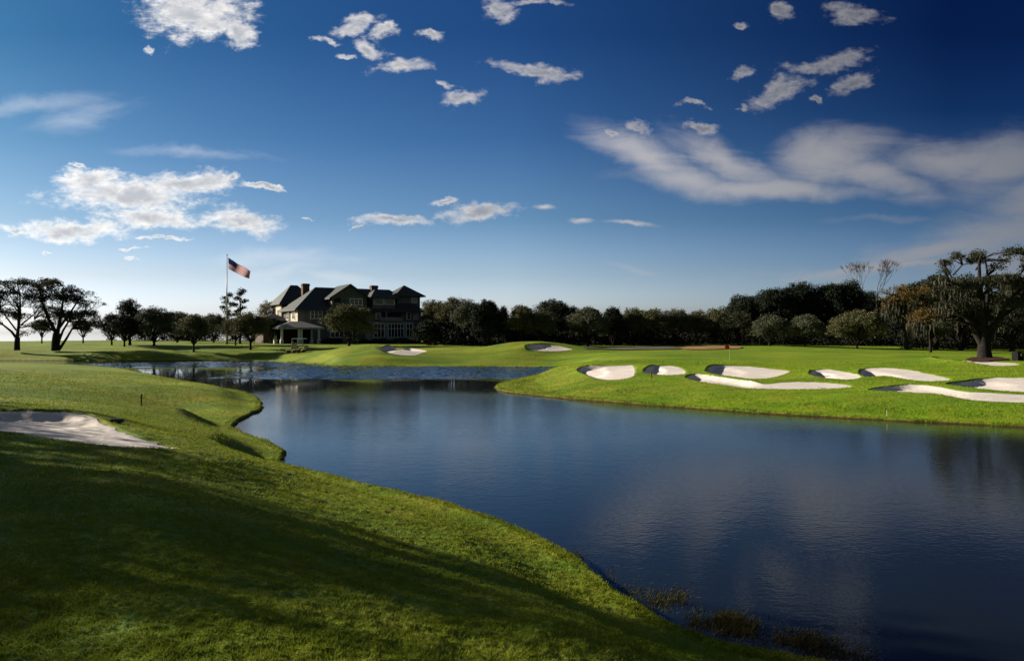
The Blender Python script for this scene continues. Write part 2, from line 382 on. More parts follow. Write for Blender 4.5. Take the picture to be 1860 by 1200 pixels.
# control points: photo pixel + distance (height follows), or (px, z, distance, 'z')
CP = []
def cp(px, py, d): CP.append((math.atan2((px - 930) / F, 1), math.log(math.hypot((px - 930) / F * d, d)), EYE - (py - HZ) / F * d))
def cz(px, z, d): CP.append((math.atan2((px - 930) / F, 1), math.log(math.hypot((px - 930) / F * d, d)), z))
for a in [(0, 1200, 4.6), (0, 1100, 5.6), (0, 950, 8.2), (0, 850, 11.8), (300, 1150, 5.2), (300, 1000, 7.6), (300, 880, 11.3), (500, 1150, 5.6), (500, 1050, 7.6), (500, 930, 11.2), (500, 880, 14.6), (600, 1000, 9.6),
          (600, 910, 14.0), (700, 1190, 5.6), (700, 1000, 10.6), (900, 1100, 8.4), (900, 1190, 6.5), (1200, 1190, 8.0), (1050, 1120, 8.6),
          (0, 782, 16), (150, 797, 15.4), (310, 813, 15), (0, 752, 19.8), (150, 759, 19.3), (240, 786, 17), (-300, 760, 17), (-300, 900, 9), (400, 830, 15.5), (450, 830, 18.5),
          (0, 722, 27), (150, 740, 25), (300, 770, 23), (400, 800, 22.5), (-300, 700, 30), (0, 690, 35), (130, 704, 34.5), (250, 729, 33.5), (350, 757, 32.5), (460, 806, 24.5),
          (0, 679, 47), (100, 692, 45), (250, 703, 43), (300, 735, 38), (380, 745, 36.5), (420, 730, 41), (0, 665, 74), (-300, 660, 70), (120, 672, 66), (250, 689, 56), (350, 701, 50), (430, 714, 45),
          # valleys hidden behind the folds
          (0, 694, 39), (130, 707, 38.5), (250, 733, 37), (350, 762, 35), (0, 678, 56), (120, 692, 54), (250, 707, 50),
          # far left bank
          (0, 640, 112), (0, 632, 118), (0, 622, 170), (0, 619, 260), (200, 638, 112), (200, 628, 122), (200, 622, 170), (200, 619, 260), (400, 640, 110), (400, 630, 118), (400, 624, 140), (400, 619, 200), (-300, 632, 118), (-300, 620, 240),
          (520, 645, 103), (545, 637, 108), (500, 630, 116), (560, 624, 142), (600, 655, 93), (600, 643, 98), (600, 634, 108), (650, 642, 95), (700, 629, 99), (675, 633, 97),
          (730, 641, 103), (740, 632, 109), (700, 626, 128), (760, 630, 112), (800, 655, 91), (800, 641, 98), (800, 632, 108), (900, 655, 91), (900, 640, 98), (930, 629, 101), (985, 626, 102), (1030, 630, 102), (990, 634, 108), (900, 632, 107), (1000, 655, 92), (1000, 643, 96),
          (800, 627, 130), (1000, 627, 130), (1100, 655, 77), (1100, 646, 88), (1100, 640, 96), (1100, 634, 106), (1100, 629, 125),
          # right land
          (930, 700, 60), (960, 692, 61), (1000, 680, 63), (1050, 668, 62), (1060, 697, 49.5), (1000, 705, 52), (960, 704, 55), (1060, 657, 70), (1150, 665, 62), (1150, 690, 49), (1150, 705, 45.5), (1200, 664, 62), (1200, 683, 53), (1200, 654, 74),
          (1300, 664, 63), (1300, 683, 52), (1300, 700, 46), (1300, 715, 42), (1300, 652, 76), (1430, 670, 60), (1430, 690, 49), (1430, 707, 43.5), (1430, 718, 40.5), (1550, 664, 62), (1550, 690, 48), (1550, 708, 42.5), (1550, 722, 38.7), (1550, 650, 77),
          (1700, 670, 56), (1700, 690, 47), (1700, 705, 42), (1700, 727, 37), (1700, 655, 70), (1860, 670, 56), (1860, 686, 47), (1860, 712, 39), (1860, 730, 35.5), (1860, 655, 70), (1860, 648, 78), (2200, 660, 62), (2200, 730, 34),
          (1330, 640, 94), (1330, 634, 103), (1330, 628, 120), (1550, 640, 93), (1550, 632, 115), (1790, 651, 75), (1790, 642, 92), (1790, 636, 110), (2200, 640, 100)]:
    cp(*a)
for px in (-300, 200, 700, 1200, 1700, 2200):
    cz(px, 2.2, 175 if px > 600 else 190); cz(px, 1.5, 300); cz(px, 2.75, 1.6)
for (px, py) in near[3::2] + farl[1::2] + right[2::2]:
    d = EYE * F / (py - HZ); cz(px, 0.12, d)
CP = np.array(CP)
SC = np.array([1.0, 0.8])
def tps(r2): return 0.5 * r2 * np.log(r2 + 1e-12)
A_ = CP[:, :2] * SC
r2 = ((A_[:, None] - A_[None]) ** 2).sum(-1)
N_ = len(A_); K = np.zeros((N_ + 3, N_ + 3))
K[:N_, :N_] = tps(r2) + np.eye(N_) * 2e-4; K[:N_, N_] = 1; K[:N_, N_ + 1:] = A_; K[N_, :N_] = 1; K[N_ + 1:, :N_] = A_.T
sol = np.linalg.solve(K, np.concatenate([CP[:, 2], [0, 0, 0]]))
TH = np.linspace(-R(52), R(50), 420); LR = np.linspace(math.log(1.4), math.log(330), 520)
gt, gr = np.meshgrid(TH, LR, indexing='ij')
Q = np.stack([gt.ravel(), gr.ravel()], 1) * SC
GL = np.zeros(len(Q))
for i in range(N_): GL += sol[i] * tps(((Q - A_[i]) ** 2).sum(1))
GL += sol[N_] + Q @ sol[N_ + 1:]
GL = GL.reshape(gt.shape)
def G0(x, y):
    th = np.arctan2(x, y); lr = np.log(np.hypot(x, y) + 1e-9)
    u = np.clip((th - TH[0]) / (TH[1] - TH[0]), 0, len(TH) - 1.001); v = np.clip((lr - LR[0]) / (LR[1] - LR[0]), 0, len(LR) - 1.001)
    i = u.astype(int); j = v.astype(int); fu = u - i; fv = v - j
    g = (GL[i, j] * (1 - fu) + GL[i + 1, j] * fu) * (1 - fv) + (GL[i, j + 1] * (1 - fu) + GL[i + 1, j + 1] * fu) * fv
    back = sstep(R(50), R(80), np.abs(th)); g = g * (1 - back) + 2.4 * back
    return g
def base_h(x, y):
    x = np.asarray(x, float); y = np.asarray(y, float); sh = x.shape
    sd = -sdist(x, y, POND).reshape(sh)            # positive on land
    g = np.maximum(G0(x, y), 0.16)
    und = vnoise(x / 6.1, y / 6.1, 3) * 0.10 + vnoise(x / 2.3, y / 2.3, 4) * 0.05
    und *= np.clip(sd / 4, 0, 1)
    edge = sd + vnoise(x * 0.9, y * 0.9, 9) * 0.25 + vnoise(x * 3, y * 3, 10) * 0.08
    for (px, d, a_, rx, ry) in ((640, 99, .55, 5, 4), (695, 101, .12, 4, 3), (925, 103, .55, 5, 3.5), (1015, 104, .45, 5, 3.5), (790, 106, .25, 7, 3), (60, 43, .08, 9, 3), (250, 43, .07, 7, 3), (360, 42, .15, 4, 3), (1075, 84, .25, 6, 4)):
        und = und + a_ * np.exp(-((x - (px - 930) / F * d) / rx) ** 2 - ((y - d) / ry) ** 2)
    pxx = 930 + F * x / np.maximum(y, 1.0)          # long grassy folds on the left bank
    for (pp, dd, a_, b_, w_, p1) in (((-400, 0, 130, 250, 350, 430), (37, 35.5, 34.5, 33.5, 32.5, 31), .34, .40, 2.0, 440), ((-400, 0, 150, 300, 400, 450), (57, 56, 54, 51, 47.5, 46), .30, .30, 2.2, 440)):
        q_ = y - np.interp(pxx, pp, dd); tp = sstep(p1, p1 - 120, pxx) * (y > 10)
        und = und + tp * (a_ * np.exp(-(q_ / w_) ** 2) - b_ * np.exp(-((q_ - 5.2) / 2.6) ** 2))
    land = 0.14 + (np.maximum(g + und, 0.16) - 0.14) * sstep(0.0, 2.6, sd)
    z = np.where(edge > 0, -0.02 + (land + 0.02) * sstep(0, 0.22, edge), -0.02 - 0.3 * np.minimum(-edge, 4))
    r = np.hypot(x, y)
    z = z - sstep(235, 330, r) * 3.5
    return z
def hit(px, py, d0=3, d1=240):
    """first point of the ground seen along a photo pixel's ray"""
    d = np.geomspace(d0, d1, 1500); x = (px - 930) / F * d; z = EYE - (py - HZ) / F * d
    h = base_h(x, d); k_ = np.argmax(z <= h)
    if z[k_] > h[k_]: k_ = len(d) - 1
    return (x[k_], d[k_])

BUNK = [  # (photo outline, lip raise, left cut, label)
 ([(-60, 752), (0, 752), (80, 752), (130, 754), (172, 763), (205, 776), (240, 788), (280, 802), (314, 812), (240, 811), (150, 801), (60, 788), (0, 780), (-60, 778)], 0.20, 0.22, 'large pale sand bunker at the left edge, half in shade, on the near bank'),
 ([(1050, 676), (1060, 669), (1095, 665.5), (1130, 664.5), (1150, 665), (1152, 682), (1130, 688), (1100, 689), (1070, 685)], 0.28, 0.25, 'leftmost white sand bunker on the far point, rounded with a straight right side'),
 ([(1172, 680), (1178, 669), (1195, 665), (1220, 665), (1240, 671), (1243, 681), (1210, 682)], 0.28, 0.25, 'small half-round white bunker second from the left on the far point'),
 ([(1283, 678), (1292, 667), (1315, 664), (1350, 665), (1395, 669), (1431, 674), (1425, 680), (1390, 687), (1340, 687), (1300, 684)], 0.30, 0.28, 'broad white bunker tapering to the right, above the long winding bunker'),
 ([(1247, 688), (1262, 684), (1300, 687), (1345, 692), (1385, 697), (1430, 694), (1480, 695), (1530, 698), (1546, 703), (1500, 706), (1420, 706), (1350, 704), (1300, 700), (1260, 694)], 0.22, 0.25, 'long narrow winding white bunker along the front of the far point'),
 ([(1472, 684), (1480, 674), (1500, 671), (1520, 674), (1562, 686), (1545, 690), (1500, 690)], 0.3, 0.28, 'small white bunker touching the broad one to its right'),
 ([(1562, 680), (1572, 670), (1600, 668), (1640, 670), (1690, 679), (1727, 690), (1690, 693), (1650, 690), (1610, 686), (1575, 688)], 0.28, 0.28, 'wide white bunker with dark shaded left third and pointed right end'),
 ([(1580, 712), (1620, 705), (1660, 702), (1700, 705), (1760, 712), (1860, 716), (1960, 718), (1960, 734), (1860, 730), (1780, 727), (1700, 719), (1640, 716)], 0.22, 0.2, 'nearest long white bunker running out of the right edge'),
 ([(1720, 702), (1760, 695), (1805, 686), (1860, 686), (1950, 687), (1950, 710), (1860, 711), (1790, 709)], 0.25, 0.25, 'large white bunker at the right edge above the nearest one'),
 ([(1695, 656), (1740, 655), (1830, 658), (1850, 662), (1800, 664), (1740, 661)], 0.6, 0.2, 'thin grey sand bunker in the shade of the big mossy oak'),
 ([(684, 634), (700, 632), (740, 634), (775, 638), (760, 644), (730, 645), (705, 641)], .3, 0.4, 'distant grey shaded bunker in front of the clubhouse mound'),
 ([(955, 632), (975, 629), (1010, 629), (1040, 635), (1000, 638), (965, 637)], .5, 0.5, 'distant shaded bunker in the grass mound before the dark trees'),
]
BP = []
for (o_, lip, cut, lab) in BUNK:
    pts = [hit(px, py) for px, py in o_]
    BP.append((smooth_closed(pts, 5), lip, cut, lab))
def height(x, y, sandcut=True):
    x = np.asarray(x, float); y = np.asarray(y, float); sh = x.shape
    z = base_h(x, y).ravel(); xf = x.ravel(); yf = y.ravel()
    for (poly, lip, cut, lab) in BP:
        mn = poly.min(0) - 6; mx = poly.max(0) + 6
        k_ = np.where((xf > mn[0]) & (xf < mx[0]) & (yf > mn[1]) & (yf < mx[1]))[0]
        if not len(k_): continue
        X = xf[k_]; Y = yf[k_]; s = sdist(X, Y, poly)
        c0 = poly.mean(0); ext = (poly.max(0) - poly.min(0)) / 2
        qx = (X - c0[0]) / ext[0]; qy = (Y - c0[1]) / ext[1]; l_ = np.hypot(qx, qy) + 1e-6
        lam = (-0.93 * qx + 0.36 * qy) / l_
        wgt = sstep(0.0, 0.75, lam); wb_ = sstep(-.1, .5, (-.4 * qx + .9 * qy) / l_)
        lr_ = lip * (0.75 * wgt + 0.10 * wb_) * np.exp(-np.maximum(-s, 0) / 1.4)
        inn = sstep(-0.14, 0.0, s); deep = sstep(0.0, 0.55, s)
        z[k_] += np.where(s < 0, lr_ * (1 - 0.35 * inn), lip * (0.75 * wgt + 0.10 * wb_) * 0.65 * (1 - deep))
        z[k_] -= inn * 0.05 + cut * 0.9 * wgt * deep * np.exp(-np.maximum(s, 0) / 3.0)
        if sandcut: z[k_] -= 0.07 * sstep(0.0, 0.25, s)
    return z.reshape(sh)
def hz(x, y): return float(height(np.array([x]), np.array([y]))[0])

# ground sheet, finer towards the viewpoint
th = np.concatenate([np.linspace(-math.pi, -R(52), 50)[:-1], np.linspace(-R(52), -R(39.5), 40)[:-1], np.linspace(-R(39.5), R(39.5), 1000)[:-1], np.linspace(R(39.5), R(52), 40)[:-1], np.linspace(R(52), math.pi, 50)[:-1]])
rr = np.concatenate([[0.4, 0.8, 1.2], np.geomspace(1.6, 150, 1000), np.linspace(151, 340, 90)])
tt, rg = np.meshgrid(th, rr, indexing='ij')
GX = rg * np.sin(tt); GY = rg * np.cos(tt)
GZ = height(GX, GY)
nearw = np.clip(1 - rg / 40, 0, 1)
tuft = vnoise(GX * 9, GY * 9, 21) * 0.034 + vnoise(GX * 21, GY * 21, 22) * 0.020 + vnoise(GX * 4, GY * 4, 23) * 0.035
mow = (GZ > 0.1)
for (poly, lip, cut, lab) in BP[:1]:
    mow &= (sdist(GX, GY, poly).reshape(GX.shape) < 0.02)
GZ += tuft * nearw * mow
nt, nr = GX.shape
Vg = np.stack([GX.ravel(), GY.ravel(), GZ.ravel()], 1)
ii, jj = np.meshgrid(np.arange(nt), np.arange(nr - 1), indexing='ij')
i2 = (ii + 1) % nt
Fg = np.stack([ii * nr + jj, ii * nr + jj + 1, i2 * nr + jj + 1, i2 * nr + jj], -1).reshape(-1, 4)
Vg = np.vstack([Vg, [[0, 0, GZ[:, 0].mean()]]]); cidx = len(Vg) - 1
kk_ = np.arange(nt); Fc = np.stack([kk_ * nr, ((kk_ + 1) % nt) * nr, np.full(nt, cidx)], -1)

def grass_mat():
    m = bpy.data.materials.new('grass_turf'); m.use_nodes = True
    t = NT(m.node_tree); b = t.n['Principled BSDF']
    geo = t.new('ShaderNodeNewGeometry'); co = geo.outputs['Position']
    sp = t.new('ShaderNodeSeparateXYZ'); t.l.new(co, sp.inputs[0])
    big = t.noise(co, 0.09, 4); mid = t.noise(co, 0.7, 6, 0.65); fine = t.noise(co, 9, 5, 0.7)
    flat = t.mapping(co, scl=(0.12, 0.5, 0.5)); streak = t.noise(flat, 1.0, 5, 0.6)
    c1 = t.mix(t.rng(big, 0.3, 0.7), (0.145, 0.270, 0.008, 1), (0.245, 0.345, 0.012, 1))
    c2 = t.mix(t.rng(mid, 0.35, 0.7, 0, 0.75), c1, (0.26, 0.26, 0.028, 1))
    c3 = t.mix(t.rng(streak, 0.40, 0.66, 0, 0.8), c2, (0.065, 0.175, 0.008, 1))
    c4 = t.mix(t.rng(fine, 0.35, 0.7, 0.0, 0.5), c3, (0.075, 0.105, 0.012, 1))
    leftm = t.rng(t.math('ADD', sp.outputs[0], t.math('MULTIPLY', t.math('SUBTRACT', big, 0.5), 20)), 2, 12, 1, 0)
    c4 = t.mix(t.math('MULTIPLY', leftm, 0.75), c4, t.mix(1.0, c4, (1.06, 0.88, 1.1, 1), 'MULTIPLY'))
    wet = t.rng(t.math('ADD', sp.outputs[2], t.math('MULTIPLY', t.math('SUBTRACT', mid, 0.5), 0.12)), 0.02, 0.12, 1, 0)
    c5 = t.mix(wet, c4, (0.075, 0.035, 0.016, 1))
    t.l.new(c5, b.inputs['Base Color'])
    b.inputs['Roughness'].default_value = 0.8; b.inputs['Specular IOR Level'].default_value = 0.12
    
    bn = t.new('ShaderNodeBump'); bn.inputs['Strength'].default_value = 0.9; bn.inputs['Distance'].default_value = 0.05
    h = t.math('ADD', t.noise(co, 14, 6, 0.7), t.math('MULTIPLY', t.noise(co, 2.4, 4, 0.6), 1.6))
    t.l.new(h, bn.inputs['Height']); t.l.new(bn.outputs[0], b.inputs['Normal'])
    return m
M['grass'] = grass_mat()
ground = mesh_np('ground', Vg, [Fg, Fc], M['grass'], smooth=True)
tag(ground, kind='structure')

def sand_mat():
    m = bpy.data.materials.new('bunker_sand'); m.use_nodes = True
    t = NT(m.node_tree); b = t.n['Principled BSDF']
    co = t.new('ShaderNodeNewGeometry').outputs['Position']
    n = t.noise(co, 1.1, 5); f = t.noise(co, 16, 5, 0.7)
    col = t.mix(t.rng(n, 0.3, 0.7), (0.70, 0.635, 0.59, 1), (0.60, 0.54, 0.50, 1))
    col = t.mix(t.rng(f, 0.5, 0.75, 0, 0.25), col, (0.45, 0.38, 0.33, 1))
    t.l.new(col, b.inputs['Base Color']); b.inputs['Roughness'].default_value = 0.95; b.inputs['Specular IOR Level'].default_value = 0.1
    wv = t.new('ShaderNodeTexWave', bands_direction='DIAGONAL'); wv.inputs['Scale'].default_value = 1.4
    wv.inputs['Distortion'].default_value = 5; wv.inputs['Detail'].default_value = 3; t.l.new(co, wv.inputs[0])
    bn = t.new('ShaderNodeBump'); bn.inputs['Strength'].default_value = 0.55; bn.inputs['Distance'].default_value = 0.05
    t.l.new(t.math('ADD', t.noise(co, 5, 5, 0.7), t.math('MULTIPLY', wv.outputs[1], 0.3)), bn.inputs['Height']); t.l.new(bn.outputs[0], b.inputs['Normal'])
    return m
M['sand'] = sand_mat()
def patch(name, poly, material, lift=0.02, step=None, sandcut=False):
    """a sheet that follows the ground inside an outline"""
    mn = poly.min(0); mx = poly.max(0); ext = mx - mn
    st = step or max(min(ext) / 22, max(ext) / 90, 0.06)
    gx, gy = np.meshgrid(np.arange(mn[0], mx[0], st), np.arange(mn[1], mx[1], st))
    gx = gx.ravel() + (rngT.random(gx.size) - .5) * st * .4; gy = gy.ravel() + (rngT.random(gy.size) - .5) * st * .4
    s = sdist(gx, gy, poly); k_ = s > st * 0.4
    # subdivide the outline
    op = []
    for i in range(len(poly)):
        a, b = poly[i], poly[(i + 1) % len(poly)]; n = max(1, int(np.hypot(*(b - a)) / st))
        for q in range(n): op.append(a + (b - a) * q / n)
    op = np.array(op); op += (rngT.random(op.shape) - .5) * min(0.12, st * 0.5)
    allp = np.vstack([op, np.stack([gx[k_], gy[k_]], 1)])
    n = len(op); edges = [(i, (i + 1) % n) for i in range(n)]
    vo, eo, fo, _, _, _ = delaunay_2d_cdt([Vector(p) for p in allp], edges, [list(range(n))], 2, 1e-4)
    xy = np.array([tuple(v) for v in vo]); z = height(xy[:, 0], xy[:, 1], sandcut) + lift
    V_ = np.column_stack([xy, z]); f = np.array([list(t_) for t_ in fo if len(t_) == 3])
    a = V_[f[:, 1]] - V_[f[:, 0]]; b = V_[f[:, 2]] - V_[f[:, 0]]
    cr = a[:, 0] * b[:, 1] - a[:, 1] * b[:, 0]; f[cr < 0] = f[cr < 0][:, ::-1]
    return mesh_np(name, V_, f, material, smooth=True)
for (poly, lip, cut, lab) in BP:
    o = patch('sand_bunker', poly, M['sand'], 0.012 if poly[:, 1].mean() < 80 else 0.06)
    tag(o, lab, 'sand bunker', 'sand bunkers of the golf course', )
def ppoly(pts): return smooth_closed([hit(*p) for p in pts], 4)
tag(patch('bare_earth', ppoly([(1235, 632), (1270, 629), (1320, 628.6), (1345, 630), (1340, 633.5), (1290, 635), (1245, 635)]), M['earth'], 0.10, 0.8), kind='structure')
tag(patch('dirt_path', ppoly([(1060, 632), (1120, 630), (1200, 630), (1236, 632), (1230, 635), (1160, 636), (1090, 635)]), M['path'], 0.10, 0.8), kind='structure')
tag(patch('mulch_bed', ppoly([(1752, 654), (1775, 649), (1810, 649), (1832, 654), (1800, 656.5), (1770, 656.5)]), M['mulch'], 0.09, 0.4), kind='structure')

# ------------------------------------------------------------------ water
def water_mat(name, sea=False):
    m = bpy.data.materials.new(name); m.use_nodes = True
    t = NT(m.node_tree); b = t.n['Principled BSDF']
    co = t.new('ShaderNodeNewGeometry').outputs['Position']
    sp = t.new('ShaderNodeSeparateXYZ'); t.l.new(co, sp.inputs[0])
    b.inputs['Base Color'].default_value = (0.010, 0.015, 0.021, 1) if not sea else (0.02, 0.05, 0.08, 1)
    b.inputs['Roughness'].default_value = 0.03; b.inputs['IOR'].default_value = 1.40
    b.inputs['Specular IOR Level'].default_value = 0.5
    a1 = t.noise(t.mapping(co, scl=(1.0, 1.5, 1)), 5.5, 3, 0.55)
    a2 = t.noise(t.mapping(co, rot=(0, 0, 0.4), scl=(1, 1.4, 1)), 1.6, 3, 0.55)
    h = t.math('ADD', a1, t.math('MULTIPLY', a2, 1.1))
    # wind patches: calm water in the left arm, ruffled towards the far inlet
    pn = t.noise(t.mapping(co, scl=(0.6, 1.6, 1)), 0.05, 3, 0.5)
    calm_left = t.rng(sp.outputs[0], -26, -12, 0.10, 1.0)
    far_band = t.rng(t.math('ADD', sp.outputs[1], t.math('MULTIPLY', pn, 8)), 66, 70, 0.0, 1.0)
    ruff = t.math('MULTIPLY', t.rng(pn, 0.3, 0.7, 0.55, 1.1), 1.0)
    mid_calm = t.math('MULTIPLY', t.rng(sp.outputs[1], 50, 60, 0, 1), t.math('SUBTRACT', 1.0, far_band))
    st = t.math('MULTIPLY', ruff, t.math('SUBTRACT', 1.0, t.math('MULTIPLY', mid_calm, 0.85)))
    st = t.math('MULTIPLY', st, t.math('MAXIMUM', calm_left, t.rng(sp.outputs[1], 60, 45, 0, 0.8)))
    st = t.math('MULTIPLY', st, 0.10 if not sea else 0.6)
    bn = t.new('ShaderNodeBump'); bn.inputs['Distance'].default_value = 0.06
    st = t.math('MULTIPLY', st, t.rng(sp.outputs[1], 10, 36, 0.55, 1.15))
    fb = t.math('MAXIMUM', t.math('MULTIPLY', far_band, t.rng(sp.outputs[0], -34, -24)), t.rng(t.math('ADD', sp.outputs[1], t.math('MULTIPLY', pn, 6)), 88, 92))
    st = t.math('ADD', st, t.math('MULTIPLY', fb, 0.03)) if not sea else st
    if not sea: t.l.new(t.math('ADD', t.math('MULTIPLY', fb, 0.03), t.math('ADD', 0.03, t.math('MULTIPLY', t.rng(pn, .5, .7), 0.02))), b.inputs['Roughness'])
    t.l.new(st, bn.inputs['Strength']); h2 = t.math('MULTIPLY', h, t.math('ADD', 1.0, t.math('MULTIPLY', fb, 0.0))) if not sea else h
    t.l.new(h2, bn.inputs['Height']); t.l.new(bn.outputs[0], b.inputs['Normal'])
    return m
M['water'] = water_mat('pond_water')
M['sea'] = water_mat('sea_water', True)
ang = np.linspace(0, 2 * math.pi, 97)[:-1]
Vw = np.vstack([[[0, 0, 0]], np.stack([260 * np.sin(ang), 260 * np.cos(ang), 0 * ang], 1)])
fw_ = np.array([(0, (i + 1) % 96 + 1, i + 1) for i in range(96)])
tag(mesh_np('water', Vw, fw_, M['water']), kind='structure')
# wind-ruffled water at the far end of the pond: real wavelets
def ruffled():
    tq = np.linspace(-R(42), R(14), 640); rq = np.arange(61, 112, .125); T_, R_ = np.meshgrid(tq, rq, indexing='ij'); x = R_ * np.sin(T_); y = R_ * np.cos(T_)
    pn = vnoise(x / 16, y / 7, 81) * 5 + vnoise(x / 4, y / 2, 82) * 2.0
    m = sstep(64.5, 67.5, y + pn) * sstep(-33, -24, x + pn); m = np.maximum(m, sstep(88, 92, y + pn)); m *= sstep(61, 63, R_)
    wv = vnoise(x / .42, y / .30, 83) * .075 + vnoise(x / .95, y / .62, 84) * .085 + vnoise(x / .2, y / .16, 85) * .02
    z = .005 + m * (wv + .075)
    n1_, n2_ = x.shape; a, b = np.meshgrid(np.arange(n1_ - 1), np.arange(n2_ - 1), indexing='ij')
    keep = (m[:-1, :-1] + m[1:, 1:] + m[1:, :-1] + m[:-1, 1:]).ravel() > 0
    f = np.stack([a * n2_ + b, a * n2_ + b + 1, (a + 1) * n2_ + b + 1, (a + 1) * n2_ + b], -1).reshape(-1, 4)[keep]
    return mesh_np('water', np.stack([x.ravel(), y.ravel(), z.ravel()], 1), f[:, ::-1], M['water'], smooth=True)
tag(ruffled(), kind='structure')
radii = [260.0, 600.0, 2000.0, 9000.0]
Vs = np.vstack([np.stack([r * np.sin(ang), r * np.cos(ang), 0 * ang], 1) for r in radii])
fs = np.array([(q * 96 + i, q * 96 + (i + 1) % 96, (q + 1) * 96 + (i + 1) % 96, (q + 1) * 96 + i) for q in range(3) for i in range(96)])[:, ::-1]
tag(mesh_np('sea', Vs, fs, M['sea']), kind='structure')

# ------------------------------------------------------------------ grass blades on the near bank
def blades():
    rg_ = np.random.default_rng(11); n = 900000
    r = np.exp(rg_.uniform(math.log(2.6), math.log(78), n)); t_ = rg_.uniform(-R(39), R(39), n)
    x = r * np.sin(t_); y = r * np.cos(t_)
    land = -sdist(x, y, POND) > 0.12
    for b_ in BP[:10]: land &= sdist(x, y, b_[0]) < -0.1
    x, y, r = x[land], y[land], r[land]
    cl = vnoise(x * 1.3, y * 1.3, 31) + vnoise(x * 5, y * 5, 32)
    keep = rg_.random(len(x)) < np.clip(0.75 + cl * 0.7, 0.1, 1)
    x, y, r = x[keep], y[keep], r[keep]; n = len(x)
    z = height(x, y) + (vnoise(x * 9, y * 9, 21) * 0.034 + vnoise(x * 21, y * 21, 22) * 0.020 + vnoise(x * 4, y * 4, 23) * 0.035) * np.clip(1 - r / 40, 0, 1) - 0.004
    hgt = rg_.uniform(0.015, 0.034, n) * (1 + np.minimum(r, 40) * 0.02) * (1 + 0.5 * vnoise(x * 2, y * 2, 40))
    wd = rg_.uniform(0.0018, 0.0034, n) * (1 + r * 0.16)
    a = rg_.uniform(0, 2 * math.pi, n); lean = rg_.uniform(0.2, 1.1, n) * hgt; la = rg_.uniform(0, 2 * math.pi, n)
    ca, sa = np.cos(a) * wd, np.sin(a) * wd
    P0 = np.stack([x - ca, y - sa, z], 1); P1 = np.stack([x + ca, y + sa, z], 1)
    P2 = np.stack([x + np.cos(la) * lean, y + np.sin(la) * lean, z + hgt], 1)
    V_ = np.stack([P0, P1, P2], 1).reshape(-1, 3); f = np.arange(3 * n).reshape(-1, 3)
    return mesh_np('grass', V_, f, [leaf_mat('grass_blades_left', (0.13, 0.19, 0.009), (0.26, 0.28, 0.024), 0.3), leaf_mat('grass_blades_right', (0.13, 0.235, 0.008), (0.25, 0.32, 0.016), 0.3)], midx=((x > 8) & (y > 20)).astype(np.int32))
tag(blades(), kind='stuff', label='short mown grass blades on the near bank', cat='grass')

# ------------------------------------------------------------------ trees
def leafcloud(rg_, centers, rad, per, size, flat=0.8):
    """quads scattered round cluster centres"""
    n = len(centers) * per
    c_ = np.repeat(centers, per, 0); rr_ = np.repeat(rad, per)
    d = rg_.normal(0, 1, (n, 3)); d /= np.linalg.norm(d, axis=1)[:, None]
    rad_ = rr_ * rg_.random(n) ** 0.5
    p = c_ + d * rad_[:, None] * np.array([1, 1, flat])
    s = size * rg_.uniform(0.55, 1.3, n)
    a = rg_.normal(0, 1, (n, 3)); a /= np.linalg.norm(a, axis=1)[:, None]
    b = np.cross(a, rg_.normal(0, 1, (n, 3))); b /= np.linalg.norm(b, axis=1)[:, None] + 1e-9
    a *= s[:, None]; b *= (s * 0.55)[:, None]
    V_ = np.stack([p - a * .5, p + b * .5, p + a * .5, p - b * .5], 1).reshape(-1, 3)
    return V_, np.arange(4 * n).reshape(-1, 4)
def mossmesh(rg_, centers, n_per, lmin, lmax, wd):
    n = len(centers) * n_per; c_ = np.repeat(centers, n_per, 0) + rg_.normal(0, 0.25, (n, 3))
    ln = rg_.uniform(lmin, lmax, n); a = rg_.uniform(0, math.pi, n); w_ = wd * rg_.uniform(0.5, 1.3, n)
    dx_, dy_ = np.cos(a) * w_, np.sin(a) * w_
    vs = []
    for (q, ww) in ((0, 0.5), (0.45, 1.0), (1, 0.12)):
        sw = rg_.normal(0, 0.06, (n, 2)) * (q > 0)
        vs.append(np.stack([c_[:, 0] - dx_ * ww + sw[:, 0], c_[:, 1] - dy_ * ww + sw[:, 1], c_[:, 2] - ln * q], 1))
        vs.append(np.stack([c_[:, 0] + dx_ * ww + sw[:, 0], c_[:, 1] + dy_ * ww + sw[:, 1], c_[:, 2] - ln * q], 1))
    V_ = np.stack(vs, 1).reshape(-1, 3); b = np.arange(n)[:, None] * 6
    return V_, np.vstack([b + np.array([[0, 1, 3, 2]]), b + np.array([[2, 3, 5, 4]])])
TREES = 0
